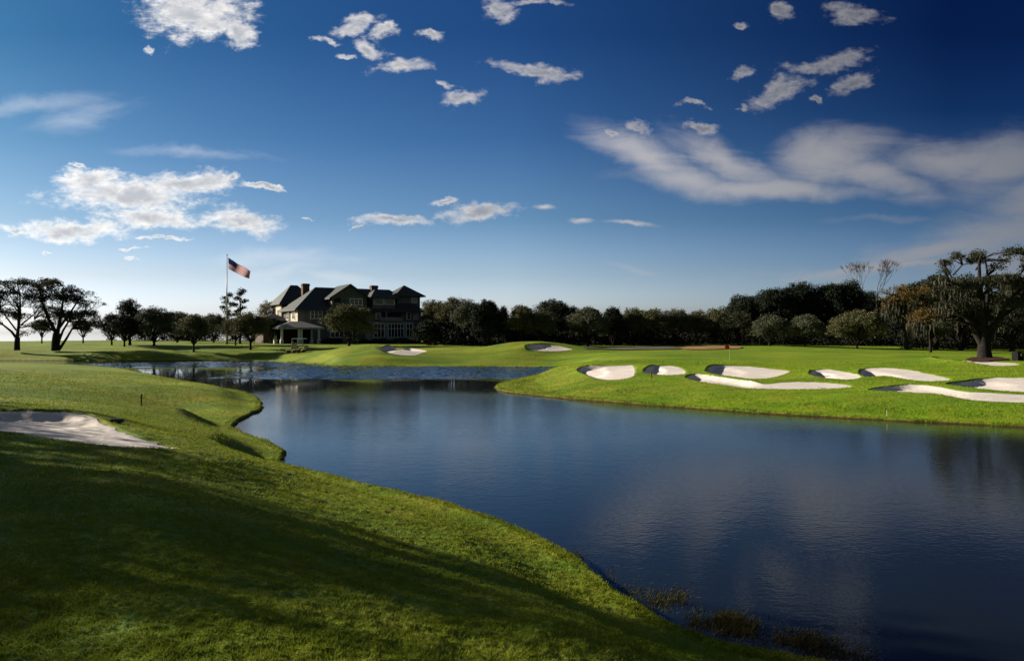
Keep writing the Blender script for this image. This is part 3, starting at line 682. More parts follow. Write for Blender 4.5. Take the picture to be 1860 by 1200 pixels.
def build_tree(name, label, base, limbs, lobes, leafmat, bark, size=0.24, per=34, crad=0.75, moss=0, seed=1, group=None, cat='tree', twig=True, mosslen=(0.6, 1.8)):
    """limbs: [(points, radii)] local; lobes: [(centre, radii, n clusters)] local"""
    rg_ = np.random.default_rng(seed); rnd = random.Random(seed)
    root = empty(name, base); tag(root, label, cat, group)
    cen = []; tips = []
    for (c_, r_, n) in lobes:
        d = rg_.normal(0, 1, (n, 3)); d /= np.linalg.norm(d, axis=1)[:, None]
        d[:, 2] = np.where(d[:, 2] < -0.4, -d[:, 2], d[:, 2])
        q = np.array(c_) + d * np.array(r_) * (rg_.random(n)[:, None] ** 0.4)
        cen.append(q); tips.append(q)
    tb = MB()
    for pts, rad in limbs: tb.tube(pts, rad, 9, cap=False)
    if lobes and twig:
        allpts = [Vector(p) for pts, _ in limbs for p in pts[1:]]
        for q in tips:
            for p in q[::3]:
                p = Vector(p); nb = min(allpts, key=lambda a: (a - p).length + max(0, a.z - p.z) * 1.5)
                midp = nb.lerp(p, 0.5) + Vector((rnd.uniform(-.2, .2), rnd.uniform(-.2, .2), rnd.uniform(-.1, .3)))
                tb.tube([nb, midp, p], [0.07, 0.045, 0.015], 5, cap=False)
    tb.build('trunk', bark, root, smooth=True)
    if lobes:
        cen = np.vstack(cen); rads = crad * rg_.uniform(0.6, 1.25, len(cen))
        V_, f_ = leafcloud(rg_, cen, rads, per, size)
        mesh_np('crown', V_, f_, leafmat, root)
        if moss:
            sel = cen[(rg_.random(len(cen)) < moss) & (cen[:, 2] < cen[:, 2].max() * .8)]
            V_, f_ = mossmesh(rg_, sel, 7, mosslen[0], mosslen[1], 0.09)
            mesh_np('moss', V_, f_, M['moss'], root)
    return root
def auto_tree(label, px, d, hw, top, bot, kind, leaf, seed, name='oak_tree', group=None, dens=1.0, lean=0.0, twin=False, moss=0, bark='bark', trunkw=None):
    rnd = random.Random(seed * 7 + 1); s = d / F
    x = (px - 930) * s; z = hz(x, d) - 0.08; base = Vector((x, d, z))
    W_ = hw * s * 1.1; zt = EYE + (HZ - top) * s - z; zb = max(0.4, EYE + (HZ - bot - (4 if kind in ('tall', 'dense') else 0)) * s - z); Hc = zt - zb
    limbs = []; lobes = []
    tr = trunkw or max(0.14, zt * 0.022 + W_ * 0.015)
    if kind == 'round': zb = max(.35, zb * .72); Hc = zt - zb
    fork = max(0.5, zb * (0.75 if kind != 'pine' else 1.0))
    if kind == 'pine':
        limbs.append(([(0, 0, -0.2), (lean * .4, 0, zt * .4), (lean, 0.1, zt * .75), (lean * 1.2, 0, zt * .97)], [tr, tr * .8, tr * .5, 0.06]))
        for k_ in range(9):
            h = zb + Hc * (0.05 + 0.9 * k_ / 8.0); a = k_ * 2.4 + rnd.random(); l_ = W_ * (0.5 + rnd.random() * .5) * (1 - 0.45 * k_ / 8)
            e = Vector((lean + math.cos(a) * l_, math.sin(a) * l_, h + .4)); limbs.append(([(lean * h / zt, 0, h - .5), tuple(e * 0.5 + Vector((lean * .5, 0, h * .5 - .1))), tuple(e)], [.1, .07, .03]))
            lobes.append((tuple(e), (W_ * .34, W_ * .34, Hc * .07), int(7 * dens)))
    elif kind == 'bare':
        tips = []
        def grow(p, dr, ln, r, lv):
            q = p + dr * ln * 0.5 + Vector((rnd.uniform(-.1, .1), rnd.uniform(-.1, .1), 0)) * ln * .3; e = q + (dr + Vector((0, 0, .15))).normalized() * ln * .5
            limbs.append(([tuple(p), tuple(q), tuple(e)], [r, r * .8, r * .6]))
            if lv == 0: return
            for _ in range(3 if lv > 2 else 4):
                nd = (dr + Vector((rnd.uniform(-.62, .62), rnd.uniform(-.62, .62), rnd.uniform(.1, .4)))).normalized()
                grow(e, nd, ln * rnd.uniform(.66, .84), max(.012, r * .5), lv - 1)
        limbs.append(([(0, 0, -.2), (.1, 0, zt * .22), (0, 0, zt * .42)], [tr, tr * .85, tr * .7]))
        grow(Vector((0, 0, zt * .42)), Vector((0, 0, 1)), zt * .195, tr * .6, 5)
    else:
        stems = [(lean, 0)] if not twin else [(-W_ * .28, 0.2), (W_ * .3, -0.2)]
        limbs.append(([(0, 0, -0.25), (lean * .2, 0, fork * .5), (lean * .4, 0, fork)], [tr * 1.35, tr, tr * .9]))
        n = {'round': 11, 'airy': 13, 'dense': 12, 'tall': 11}[kind]
        for k_ in range(n):
            a = k_ * 2.399 + rnd.random() * .7; u_ = (k_ + .5) / n
            zz = zb + Hc * (0.22 + 0.60 * u_)
            prof = math.sqrt(max(0.02, 1 - ((zz - zb - Hc * .38) / (Hc * .66)) ** 2)) if kind != 'dense' else (1.0 - 0.55 * u_)
            rad = W_ * prof * (0.42 + 0.34 * rnd.random())
            if u_ > .85: rad *= .4
            cx_, cy_ = math.cos(a) * rad + lean * u_, math.sin(a) * rad
            lr_ = W_ * rnd.uniform(.40, .56); lz = Hc * rnd.uniform(.2, .28)
            zz = min(zz, zt - lz * 1.0)
            nc = {'round': 40, 'airy': 22, 'dense': 46, 'tall': 34}[kind]
            nc = int(nc * dens * max(0.5, (W_ * Hc) / 18.0) ** 0.8)
            lobes.append(((cx_, cy_, zz), (lr_, lr_, lz), nc))
            st = stems[k_ % len(stems)]
            p0 = Vector((st[0] * .4, st[1], fork)); p3 = Vector((cx_, cy_, zz + lz * .3)); md = p0.lerp(p3, .5) + Vector((rnd.uniform(-.3, .3), rnd.uniform(-.3, .3), -.1 * Hc + rnd.random() * .4))
            limbs.append(([tuple(p0 - Vector((0, 0, .1))), tuple(md), tuple(p3)], [tr * .6, tr * .38, tr * .14]))
    sz = {'round': .24, 'airy': .24, 'dense': .26, 'tall': .30, 'pine': .26, 'bare': .2}[kind]
    if kind == 'bare': sz = .2
    return build_tree(name, label, base, limbs, lobes, L[leaf], M[bark], size=sz, per={'airy': 26, 'pine': 34}.get(kind, 34), crad={'airy': .62, 'pine': .55, 'tall': .9}.get(kind, .72), moss=moss, seed=seed, group=group, twig=(kind != 'bare'))

GL_ = 'trees across the pond on the left'; GC_ = 'trees in the line behind the fairway'; GR_ = 'tall trees of the wood on the right'
# the two big live oaks at the far left
def px_tree(name, label, px, d, limbs, lobes, leaf, seed, group, size=.2, per=30, crad=.6, moss=0, bark='bark', mosslen=(0.6, 1.8), ext=0.8, nmul=1.0):
    s = d / F; x = (px - 930) * s; z = hz(x, d) - .1; base = Vector((x, d, z)); rnd = random.Random(seed)
    def lc(q, dy_=0): return ((q[0] - 930) * s - x, dy_, EYE + (HZ - q[1]) * s - z)
    lm = []
    for pts, w0, w1 in limbs:
        oy = rnd.uniform(-2.2, 2.2) if lm else 0.0; n = len(pts)
        P3 = [lc(p, oy * i / max(1, n - 1)) for i, p in enumerate(pts)]
        lm.append((P3, [(w0 + (w1 - w0) * i / (n - 1)) * s / 2 for i in range(n)]))
    lb = []
    for (cx_, cy_, hw, hh, n) in lobes:
        lb.append((lc((cx_, cy_), rnd.uniform(-2.4, 2.4)), (hw * s, hw * s * ext + .8, hh * s), int(n * nmul)))
    return build_tree(name, label, base, lm, lb, L[leaf], M[bark], size=size, per=per, crad=crad, moss=moss, seed=seed, group=group, mosslen=mosslen)
px_tree('oak_tree', 'leftmost spreading live oak with forked trunk, cut by the left edge', 31, 113,
    [([(31, 636), (31, 622), (32, 612)], 10, 8), ([(30, 614), (20, 602), (4, 590), (-15, 575)], 5, 2), ([(31, 614), (36, 596), (42, 570), (44, 535), (42, 515)], 6, 1.2), ([(32, 612), (28, 590), (22, 560), (15, 530)], 5, 1), ([(38, 590), (55, 570), (66, 545)], 3, 1), ([(30, 600), (0, 560), (-30, 540)], 3, 1)],
    [(-40, 545, 30, 18, 40), (-30, 520, 28, 12, 30), (5, 518, 22, 9, 30), (0, 545, 24, 14, 40), (35, 512, 20, 7, 20), (55, 518, 16, 7, 14), (45, 545, 16, 14, 18), (20, 570, 26, 12, 34), (-20, 580, 24, 10, 24), (50, 578, 20, 11, 26), (60, 590, 14, 8, 12), (52, 606, 5, 6, 5), (30, 548, 48, 40, 70), (-20, 545, 50, 30, 60), (62, 540, 14, 22, 20)], 'oak', 101, GL_, per=30, crad=.7, nmul=1.5, size=.22)
px_tree('oak_tree', 'big live oak with thick trunk and leaning second stem, second tree from the left', 102, 114,
    [([(101, 637), (101, 622), (103, 605)], 15, 12), ([(104, 632), (112, 616), (122, 600), (135, 585)], 5, 3), ([(108, 634), (120, 614), (128, 598), (150, 570)], 5, 2), ([(103, 606), (92, 580), (84, 550), (80, 520)], 7, 1.2), ([(104, 606), (108, 575), (110, 545), (108, 518)], 7, 1.2), ([(104, 600), (125, 570), (140, 545), (150, 535)], 5, 1), ([(100, 602), (80, 588), (66, 580)], 4, 1)],
    [(70, 520, 16, 7, 16), (88, 513, 16, 7, 18), (110, 517, 18, 8, 22), (128, 530, 14, 9, 14), (140, 550, 12, 12, 12), (98, 545, 24, 14, 22), (75, 565, 22, 12, 30), (100, 575, 28, 13, 50), (130, 577, 28, 12, 46), (158, 575, 24, 10, 32), (165, 560, 14, 12, 10), (172, 548, 10, 12, 6), (145, 592, 24, 8, 24), (80, 590, 20, 8, 24), (178, 585, 12, 7, 12), (108, 550, 62, 38, 110), (90, 530, 30, 16, 24), (135, 545, 26, 18, 26), (170, 575, 18, 12, 20)], 'oak', 102, GL_, per=30, crad=.65, nmul=1.45, size=.22)
spec = [
 # label, px, d, hw, top, bot, kind, leaf, opts
 ('small dark tree standing on the sea edge between the two big live oaks', 76, 150, 15, 580, 609, 'airy', 'oak', {}),
 ('small dark tree on the sea edge right of the thick-trunked live oak', 151, 150, 17, 578, 609, 'airy', 'oak', {}),
 ('low dark tree just right of the big live oaks', 203, 125, 20, 570, 608, 'round', 'dark', dict(group=GL_)),
 ('thin upright tree with airy top left of the flagpole, tallest of its clump', 236, 124, 20, 541, 606, 'airy', 'oak', dict(group=GL_, dens=1.4)),
 ('dark low tree under the thin upright one', 226, 120, 26, 575, 610, 'round', 'dark', dict(group=GL_)),
 ('rounded grey-green tree right of the thin upright tree', 280, 122, 36, 558, 614, 'round', 'grey', dict(group=GL_)),
 ('rounded grey-green tree half hidden behind its neighbours left of the lone tree', 322, 150, 40, 566, 614, 'round', 'grey', dict(group=GL_)),
 ('lone round small tree on a single thin trunk near the shore', 352, 111, 29, 574, 613, 'round', 'olive', dict(group=GL_, trunkw=.16)),
 ('distant pale green tree just left of the flagpole', 388, 165, 34, 570, 612, 'round', 'grey', dict(group=GL_)),
 ('spindly pine with clumped needles directly behind the flagpole', 412, 136, 15, 538, 590, 'pine', 'oak', dict(group=GL_, dens=1.2, name='pine_tree')),
 ('taller spindly pine with clumped needles right of the flagpole', 436, 134, 18, 530, 585, 'pine', 'oak', dict(group=GL_, dens=1.3, name='pine_tree')),
 ('round olive tree right of the flagpole in front of the pines', 455, 113, 33, 568, 610, 'round', 'olive', dict(group=GL_)),
 ('bushy tree on a thick trunk behind the flagpole', 428, 122, 24, 578, 607, 'round', 'grey', dict(group=GL_)),
 ('dry yellowish tree beside the left end of the clubhouse', 489, 160, 20, 546, 590, 'airy', 'dry', dict(dens=.9)),
 ('dark tree against the left end of the clubhouse', 492, 136, 22, 578, 612, 'round', 'dark', {}),
 ('wide round olive tree standing in front of the clubhouse', 634, 117, 43, 553, 609, 'round', 'olive', dict(twin=True, dens=1.15)),
 ('almost black dense tree at the right corner of the clubhouse', 778, 128, 27, 583, 622, 'dense', 'dark', dict(dens=1.2)),
 ('loose olive tree just right of the clubhouse tower', 786, 148, 24, 545, 600, 'round', 'olive', dict(group=GC_)),
 ('tall loose olive tree second right of the clubhouse', 822, 142, 28, 539, 600, 'airy', 'olive', dict(group=GC_, dens=1.5)),
 ('bushy olive tree between the loose tall one and the black magnolia-like tree', 848, 136, 26, 546, 606, 'round', 'grey', dict(group=GC_)),
 ('almost black broad pointed tree in the middle of the tree line', 884, 126, 31, 545, 622, 'dense', 'dark', dict(group=GC_, dens=1.3)),
 ('narrow black tree beside the broad pointed one', 914, 130, 9, 557, 618, 'dense', 'dark', dict(group=GC_)),
 ('brown-olive rounded tree left of the large dark oak in the centre', 946, 126, 28, 554, 606, 'round', 'olive', dict(group=GC_)),
 ('large dark oak with domed top in the centre of the tree line', 1004, 138, 46, 544, 606, 'round', 'oak', dict(group=GC_, dens=1.1)),
 ('brown-olive lower tree in front of the large dark oak', 985, 126, 24, 568, 612, 'round', 'olive', dict(group=GC_)),
 ('round grey-green tree right of the large dark oak', 1068, 124, 35, 558, 614, 'round', 'grey', dict(group=GC_)),
 ('black conical tree right of the round grey-green one', 1114, 128, 23, 558, 622, 'dense', 'dark', dict(group=GC_, dens=1.2)),
 ('olive tree first right of the black conical tree', 1150, 130, 23, 560, 610, 'round', 'olive', dict(group=GC_)),
 ('brownish tree second right of the black conical tree', 1184, 128, 27, 560, 610, 'round', 'olive', dict(group=GC_)),
 ('olive tree third right of the black conical tree, above the white car', 1226, 130, 27, 561, 610, 'round', 'grey', dict(group=GC_)),
 ('olive tree fourth right of the black conical tree', 1264, 132, 24, 564, 612, 'round', 'olive', dict(group=GC_)),
 ('yellowish olive tree behind the patch of red earth', 1300, 130, 27, 560, 612, 'round', 'olive', dict(group=GC_)),
 ('dark rounded tree right of the patch of red earth', 1342, 126, 32, 568, 616, 'round', 'oak', dict(group=GC_)),
 ('first tall dark oak where the wood on the right starts to rise', 1352, 150, 38, 538, 600, 'tall', 'dark', dict(group=GR_)),
 ('second tall dark oak of the rising wood', 1402, 146, 42, 522, 600, 'tall', 'dark', dict(group=GR_)),
 ('third tall dark oak, a peak of the wood', 1452, 146, 40, 511, 600, 'tall', 'dark', dict(group=GR_)),
 ('fourth tall dark oak with small sky gaps', 1500, 144, 36, 515, 600, 'tall', 'dark', dict(group=GR_)),
 ('fifth tall dark oak left of the bare trees', 1538, 144, 30, 507, 600, 'tall', 'dark', dict(group=GR_)),
 ('sixth dark oak under the bare trees', 1572, 150, 30, 530, 600, 'tall', 'dark', dict(group=GR_)),
 ('rounded grey tree in front of the second tall oak', 1398, 120, 26, 572, 614, 'round', 'grey', dict(group=GC_)),
 ('rounded grey-green tree in front of the third tall oak', 1462, 118, 34, 574, 616, 'round', 'grey', dict(group=GC_)),
 ('wide olive-grey tree in front of the wood, below the bare trees', 1556, 112, 45, 564, 618, 'round', 'olive', dict(group=GC_, dens=1.1)),
 ('leafless tree with fine pinkish twigs, left of the pair', 1562, 150, 26, 486, 520, 'bare', 'dark', dict(bark='bark_pale', name='bare_tree', trunkw=.2)),
 ('leafless tree with fine pinkish twigs and pale trunk, right of the pair', 1592, 138, 26, 484, 520, 'bare', 'dark', dict(bark='bark_pale', name='bare_tree', trunkw=.24)),
 ('rust-coloured tree hung with pale moss, left of the big oak', 1646, 108, 40, 515, 590, 'airy', 'rust', dict(moss=.9, dens=1.0, group=GR_)),
 ('dark tree behind the rust-coloured mossy tree', 1660, 125, 44, 512, 612, 'tall', 'dark', dict(group=GR_)),
 ('brownish low tree dripping with moss, before the wood left of the big oak', 1690, 98, 34, 560, 608, 'airy', 'rust', dict(moss=1.0, dens=1.2, group=GR_)),
 ('dark tree with a leafy knob, rising behind the low mossy tree', 1700, 112, 36, 503, 610, 'tall', 'oak', dict(moss=.12, group=GR_)),
 ('dark leafy tree behind the big oak on its left', 1745, 108, 40, 500, 615, 'tall', 'oak', dict(moss=.12, group=GR_)),
 ('dark leafy tree behind the big oak on its right', 1838, 104, 50, 500, 615, 'tall', 'oak', dict(moss=.15, group=GR_)),
 ('tall dark tree cut by the right edge', 1905, 100, 50, 480, 612, 'tall', 'oak', dict(moss=.12, group=GR_)),
]
for i, (lab, px, d, hw, top, bot, kind, leaf, opt) in enumerate(spec):
    auto_tree(lab, px, d, hw, top, bot, kind, leaf, 200 + i, **opt)
# the big mossy oak on the right
px_tree('oak_tree', 'huge gnarled oak hung with grey moss, its thick trunk standing by the black bin', 1788, 76,
    [([(1789, 658), (1788, 650), (1787, 628), (1786, 606)], 30, 15), ([(1787, 632), (1768, 590), (1752, 560), (1738, 528), (1731, 500), (1727, 470)], 13, 2.5),
     ([(1786, 608), (1782, 575), (1777, 540), (1774, 505), (1772, 475), (1776, 462)], 12, 2.5), ([(1789, 630), (1806, 588), (1822, 548), (1846, 524), (1868, 510)], 11, 4),
     ([(1787, 606), (1796, 570), (1802, 535), (1806, 500), (1806, 465)], 9, 2), ([(1788, 606), (1815, 575), (1840, 555), (1852, 520), (1852, 470)], 9, 2),
     ([(1784, 600), (1760, 588), (1735, 580), (1712, 584)], 7, 2), ([(1784, 596), (1745, 570), (1715, 548), (1700, 520), (1694, 500)], 7, 2),
     ([(1730, 505), (1720, 485), (1712, 475)], 3, 1), ([(1731, 500), (1740, 482), (1750, 480)], 3, 1), ([(1773, 490), (1785, 475), (1795, 468)], 3, 1), ([(1852, 500), (1866, 480), (1880, 470)], 3, 1), ([(1790, 600), (1830, 590), (1860, 592)], 6, 2)],
    [(1716, 472, 8.1, 9, 18), (1740, 478, 8.1, 9, 18), (1690, 512, 12, 10, 26), (1733, 490, 9, 6, 9), (1776, 466, 9, 10.5, 24), (1792, 472, 10.8, 13.5, 39), (1806, 478, 8, 6, 12), (1830, 462, 10.8, 12, 33), (1848, 490, 10.8, 13.5, 30), (1825, 485, 10, 8, 12), (1872, 472, 12, 9, 16),
     (1710, 530, 26, 14, 60), (1745, 520, 24, 12, 50), (1780, 515, 24, 12, 50), (1820, 512, 24, 12, 50), (1855, 520, 24, 14, 50), (1725, 560, 30, 14, 60), (1765, 555, 26, 14, 50), (1812, 555, 28, 14, 50), (1856, 562, 26, 16, 50), (1738, 590, 22, 9, 26), (1836, 590, 24, 10, 30)],
    'oak', 77, None, size=.17, per=26, crad=.5, moss=.2, mosslen=(.3, 1.0), nmul=1.5)
# added trees, out of view on the left, placed to darken the near bank
for k_, (x, y, hgt) in enumerate([(-33, 18, 10.6), (-34, 14.5, 10.6), (-47, 29, 10.5), (-40, 23, 9.6)]):
    rnd = random.Random(k_); z = hz(x, y); lobes = []; limbs = [([(0, 0, -.3), (0, 0, 2.2), (0.2, 0, 4)], [.6, .5, .42])]
    for q in range(11):
        a = q * 2.4; rad = rnd.uniform(1.0, 4.6); cz_ = rnd.uniform(.5, .86) * hgt
        lobes.append(((math.cos(a) * rad, math.sin(a) * rad, cz_), (2.9, 2.9, 1.6), 34)); limbs.append(([(0.2, 0, 3.8), (math.cos(a) * rad * .5, math.sin(a) * rad * .5, cz_ * .6), (math.cos(a) * rad, math.sin(a) * rad, cz_)], [.26, .16, .06]))
    build_tree('oak_tree', ['live oak beyond the left edge shading the near bank', 'nearer live oak beyond the left edge shading the near bank', 'farther live oak beyond the left edge shading the near bunker', 'live oak beyond the left edge between the two others'][k_], (x, y, z), limbs, lobes, L['oak'], M['bark'], size=.3, per=30, crad=1.0, seed=900 + k_)

# distant wood and undergrowth: nobody could count it
def wood():
    rg_ = np.random.default_rng(5); cs = []
    for px in np.arange(-120, 2100, 2.0):
        if px < 470: dd, hh, n = 190, (1.0 if px < 190 else 5.5), (0 if px < 195 else 3)
        else: dd, hh, n = 152 + 10 * rg_.random(), (6.8 if px < 1330 else 10.5), 7
        if 470 <= px <= 775: dd += 24
        hh *= 0.8 + 0.4 * math.sin(px * .05) * math.cos(px * .017)
        for _ in range(n):
            y = dd + rg_.uniform(0, 12); x = (px - 930) / F * y; cs.append((x, y, 1.9 + rg_.random() ** .8 * hh))
        if px > 772:                                    # low shrubs under the front trees
            y = rg_.uniform(128, 146) if px < 1650 else rg_.uniform(112, 128); x = (px - 930) / F * y; cs.append((x, y, 2.0 + rg_.random() * 1.6)); cs.append((x, y + 2, 2.0 + rg_.random() * 2.8)); cs.append((x + 1, y + 4, 1.6 + rg_.random() * 3.6))
    cs = np.array(cs); V_, f_ = leafcloud(rg_, cs, rg_.uniform(.8, 1.5, len(cs)), 52, .42, .9)
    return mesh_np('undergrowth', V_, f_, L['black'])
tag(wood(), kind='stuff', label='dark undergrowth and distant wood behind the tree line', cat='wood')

# ------------------------------------------------------------------ clubhouse
PSI = R(32); O0 = at(541, HZ, 141.0); CO, SI = math.cos(PSI), math.sin(PSI)
club = empty('clubhouse', (O0.x, O0.y, hz(O0.x, O0.y + 4)), PSI); tag(club, 'large dark-roofed shingle clubhouse with gables, chimneys and porch across the pond', 'building')
ZB = club.location.z
def lx(px, ly):      # local x where the ray of a photo column meets the plane local y = ly
    m = (px - 930) / F        # x = m*y
    ox, oy = O0.x - ly * SI, O0.y + ly * CO
    return (m * oy - ox) / (CO - m * SI)
def lz(py, px, ly):
    l_ = lx(px, ly); y = O0.y + l_ * SI + ly * CO
    return EYE + (HZ - py) / F * y - ZB
def wallbox(mb, p0, p1, y0, y1, z0, z1, m=0): mb.box(lx(p0, y0), lx(p1, y0), y0, y1, z0, z1, m)
def hip(mb, x0, x1, y0, y1, ze, zr, inset=None, th=0.22):
    """hip roof with a thick eave"""
    ym = (y0 + y1) / 2; ins = inset if inset is not None else (y1 - y0) / 2; xm0, xm1 = min(x0 + ins, (x0 + x1) / 2 - .01), max(x1 - ins, (x0 + x1) / 2 + .01)
    e = [(x0, y0, ze), (x1, y0, ze), (x1, y1, ze), (x0, y1, ze)]; r0 = (xm0, ym, zr); r1 = (xm1, ym, zr)
    mb.poly([e[0], e[1], r1, r0]); mb.poly([e[1], e[2], r1]); mb.poly([e[2], e[3], r0, r1]); mb.poly([e[3], e[0], r0])
    b = [(p[0], p[1], p[2] - th) for p in e]
    for i in range(4): mb.poly([b[i], b[(i + 1) % 4], e[(i + 1) % 4], e[i]])
    mb.poly(b[::-1])
def gable(mb, x0, x1, y0, y1, ze, zr, th=0.25):
    """gable facing local -y: two slabs"""
    xm = (x0 + x1) / 2
    for (a, b) in ((x0, xm), (xm, x1)):
        za, zb_ = (ze, zr) if a == x0 else (zr, ze)
        p = [(a, y0, za), (b, y0, zb_), (b, y1, zb_), (a, y1, za)]; q = [(u[0], u[1], u[2] - th) for u in p]
        mb.poly(p); mb.poly(q[::-1])
        for i in range(4): mb.poly([q[i], q[(i + 1) % 4], p[(i + 1) % 4], p[i]])
def window(x0, x1, z0, z1, y, n, side=False, transom=False, fr=.14):
    """framed window group; frame is the part, pane its child"""
    f = MB(); g = MB(); w_ = (x1 - x0) / n
    def bx_(mb, a0, a1, d0, d1, c0, c1):
        if side: mb.box(y + d0, y + d1, a0, a1, c0, c1)
        else: mb.box(a0, a1, y + d0, y + d1, c0, c1)
    bx_(f, x0 - fr, x1 + fr, -.09, .05, z1, z1 + fr); bx_(f, x0 - fr, x1 + fr, -.13, .05, z0 - fr, z0)
    for k_ in range(n + 1):
        xx = x0 + w_ * k_; bx_(f, xx - fr * .55, xx + fr * .55, -.086, .05, z0, z1)
    if transom: zt_ = z0 + (z1 - z0) * .62; bx_(f, x0 + .08, x1 - .08, -.07, .05, zt_, zt_ + .12)
    else: zt_ = (z0 + z1) / 2; bx_(f, x0 + .08, x1 - .08, -.06, .05, zt_, zt_ + .05)
    bx_(g, x0, x1, -.03, .0, z0, z1)
    fo = f.build('window', M['trim'], club); g.build('pane', M['glass'], fo)
# main body
mainx0, mainx1 = 0.0, lx(765, 0)
ze = lz(563, 640, 0)
body = MB(); body.box(mainx0, mainx1, 0.02, 12, -0.6, ze); body.build('wall', M['shingle'], club)
lower = MB(); lower.box(lx(664, -.6), lx(752, -.6), -.6, 0.0, -.6, lz(584, 700, -.6)); lower.build('wall', M['stone'], club)
rf = MB(); hip(rf, mainx0 - .9, mainx1 + .9, -1.0, 13, ze - .1, lz(524, 650, 6), 6.2); rf_o = rf.build('roof', M['roof'], club)
# centre gable
cx0, cx1 = lx(603, -1.2), lx(666, -1.2); cze = lz(538, 634, -1.2); czr = lz(515.5, 634, -1.2)
cg = MB(); cg.box(cx0, cx1, -1.2, 5.5, ze - 3.4, cze)
cg.poly([(cx0, -1.2, cze), (cx1, -1.2, cze), ((cx0 + cx1) / 2, -1.2, czr - .15)]); cg.poly([(cx1, 5.5, cze), (cx0, 5.5, cze), ((cx0 + cx1) / 2, 5.5, czr - .15)]); cg.build('wall', M['shingle'], club)
g_ = MB(); gable(g_, cx0 - .8, cx1 + .8, -2.0, 7.5, cze - .45, czr); g_.build('roof', M['roof'], club)
window(lx(636, -1.2), lx(658, -1.2), lz(553, 647, -1.2), lz(543, 647, -1.2), -1.2, 3)
rc = MB(); rc.box(lx(607, -1.2), lx(619, -1.2), -1.23, -1.1, lz(549, 613, -1.2), lz(541, 613, -1.2)); rc.build('recess', M['dark'], club)  # flat dark panel on the gable wall, painted shade of an opening
# right dormer
d0, d1 = lx(677, -.3), lx(718, -.3)
dm = MB(); dm.box(d0, d1, -.3, 5, ze, lz(541, 697, -.3)); dm.build('wall', M['shingle'], club)
dr = MB(); hip(dr, d0 - .8, d1 + .8, -1.1, 6.5, lz(541, 697, -.3), lz(526, 697, 2.5), 2.4); dr.build('roof', M['roof'], club)
window(lx(679, -.3), lx(696, -.3), lz(552, 688, -.3), lz(543.5, 688, -.3), -.3, 1); window(lx(699, -.3), lx(716, -.3), lz(552, 707, -.3), lz(543.5, 707, -.3), -.3, 1)
# tower at the right end
t0, t1 = lx(722, 1.5), lx(763, 1.5)
tw = MB(); tw.box(t0, t1, 1.5, 1.5 + (t1 - t0), ze - .6, lz(538, 742, 1.5)); tw.build('wall', M['shingle'], club)
tr_ = MB(); hip(tr_, t0 - 1.0, t1 + 1.0, .5, 2.5 + (t1 - t0), lz(537, 742, 1.5), lz(518, 742, 4), (t1 - t0 + 2) / 2); tr_.build('roof', M['roof'], club)
window(lx(748, 1.5), lx(757, 1.5), lz(549, 752, 1.5), lz(542, 752, 1.5), 1.5, 2)
# second floor details under the long eave
rc = MB(); rc.box(lx(694, 0), lx(729, 0), -.06, .01, lz(581, 711, 0), lz(568, 711, 0)); rc.build('balcony_recess', M['dark'], club)  # dark panel laid on the wall as the balcony's painted shade
bl = MB(); bl.box(lx(692, -1.0), lx(731, -1.0), -1.1, -.62, lz(583, 711, -1), lz(576, 711, -1)); bl.box(lx(701, -.9), lx(703, -.9), -.95, -.75, lz(576, 702, -.9), lz(566, 702, -.9)); bl.build('balcony', M['stone'], club)
window(lx(683, 0), lx(690, 0), lz(578, 686, 0), lz(569, 686, 0), -.01, 1); window(lx(739, 0), lx(746, 0), lz(579, 742, 0), lz(569, 742, 0), -.01, 1); window(lx(752, 0), lx(759, 0), lz(579, 755, 0), lz(569, 755, 0), -.01, 2)
window(lx(564, 0), lx(585, 0), lz(578, 575, 0), lz(565, 575, 0), -.01, 3); window(lx(594, 0), lx(606, 0), lz(578, 600, 0), lz(565, 600, 0), -.01, 2)
# ground floor tall windows
for a, b, n in ((679, 698, 3), (705, 733, 5), (738, 749, 2)): window(lx(a, -.6), lx(b, -.6), lz(612, 700, -.6), lz(588, 700, -.6), -.6, n, transom=True)
window(lx(600, 0), lx(640, 0), lz(612, 620, 0), lz(594, 620, 0), -.01, 5, transom=True)
a0g = lx(512, 13); azg = lz(551, 540, 13)
# left side: sunlight put into the colour as pale panels among brown ones
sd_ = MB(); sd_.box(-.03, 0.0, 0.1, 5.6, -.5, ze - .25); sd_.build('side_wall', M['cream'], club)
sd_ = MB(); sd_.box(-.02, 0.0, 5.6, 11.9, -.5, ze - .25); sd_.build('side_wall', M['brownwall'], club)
sd_ = MB(); sd_.box(a0g - .03, a0g, 14, 18.5, azg - 3.6, azg - .3); sd_.build('side_wall', M['cream'], club)  # painted sun patch on the rear wing
window(2.2, 4.2, lz(579, 545, 2), lz(567, 545, 2), -.03, 2, side=True); window(7, 9, lz(579, 545, 2), lz(567, 545, 2), -.03, 2, side=True)
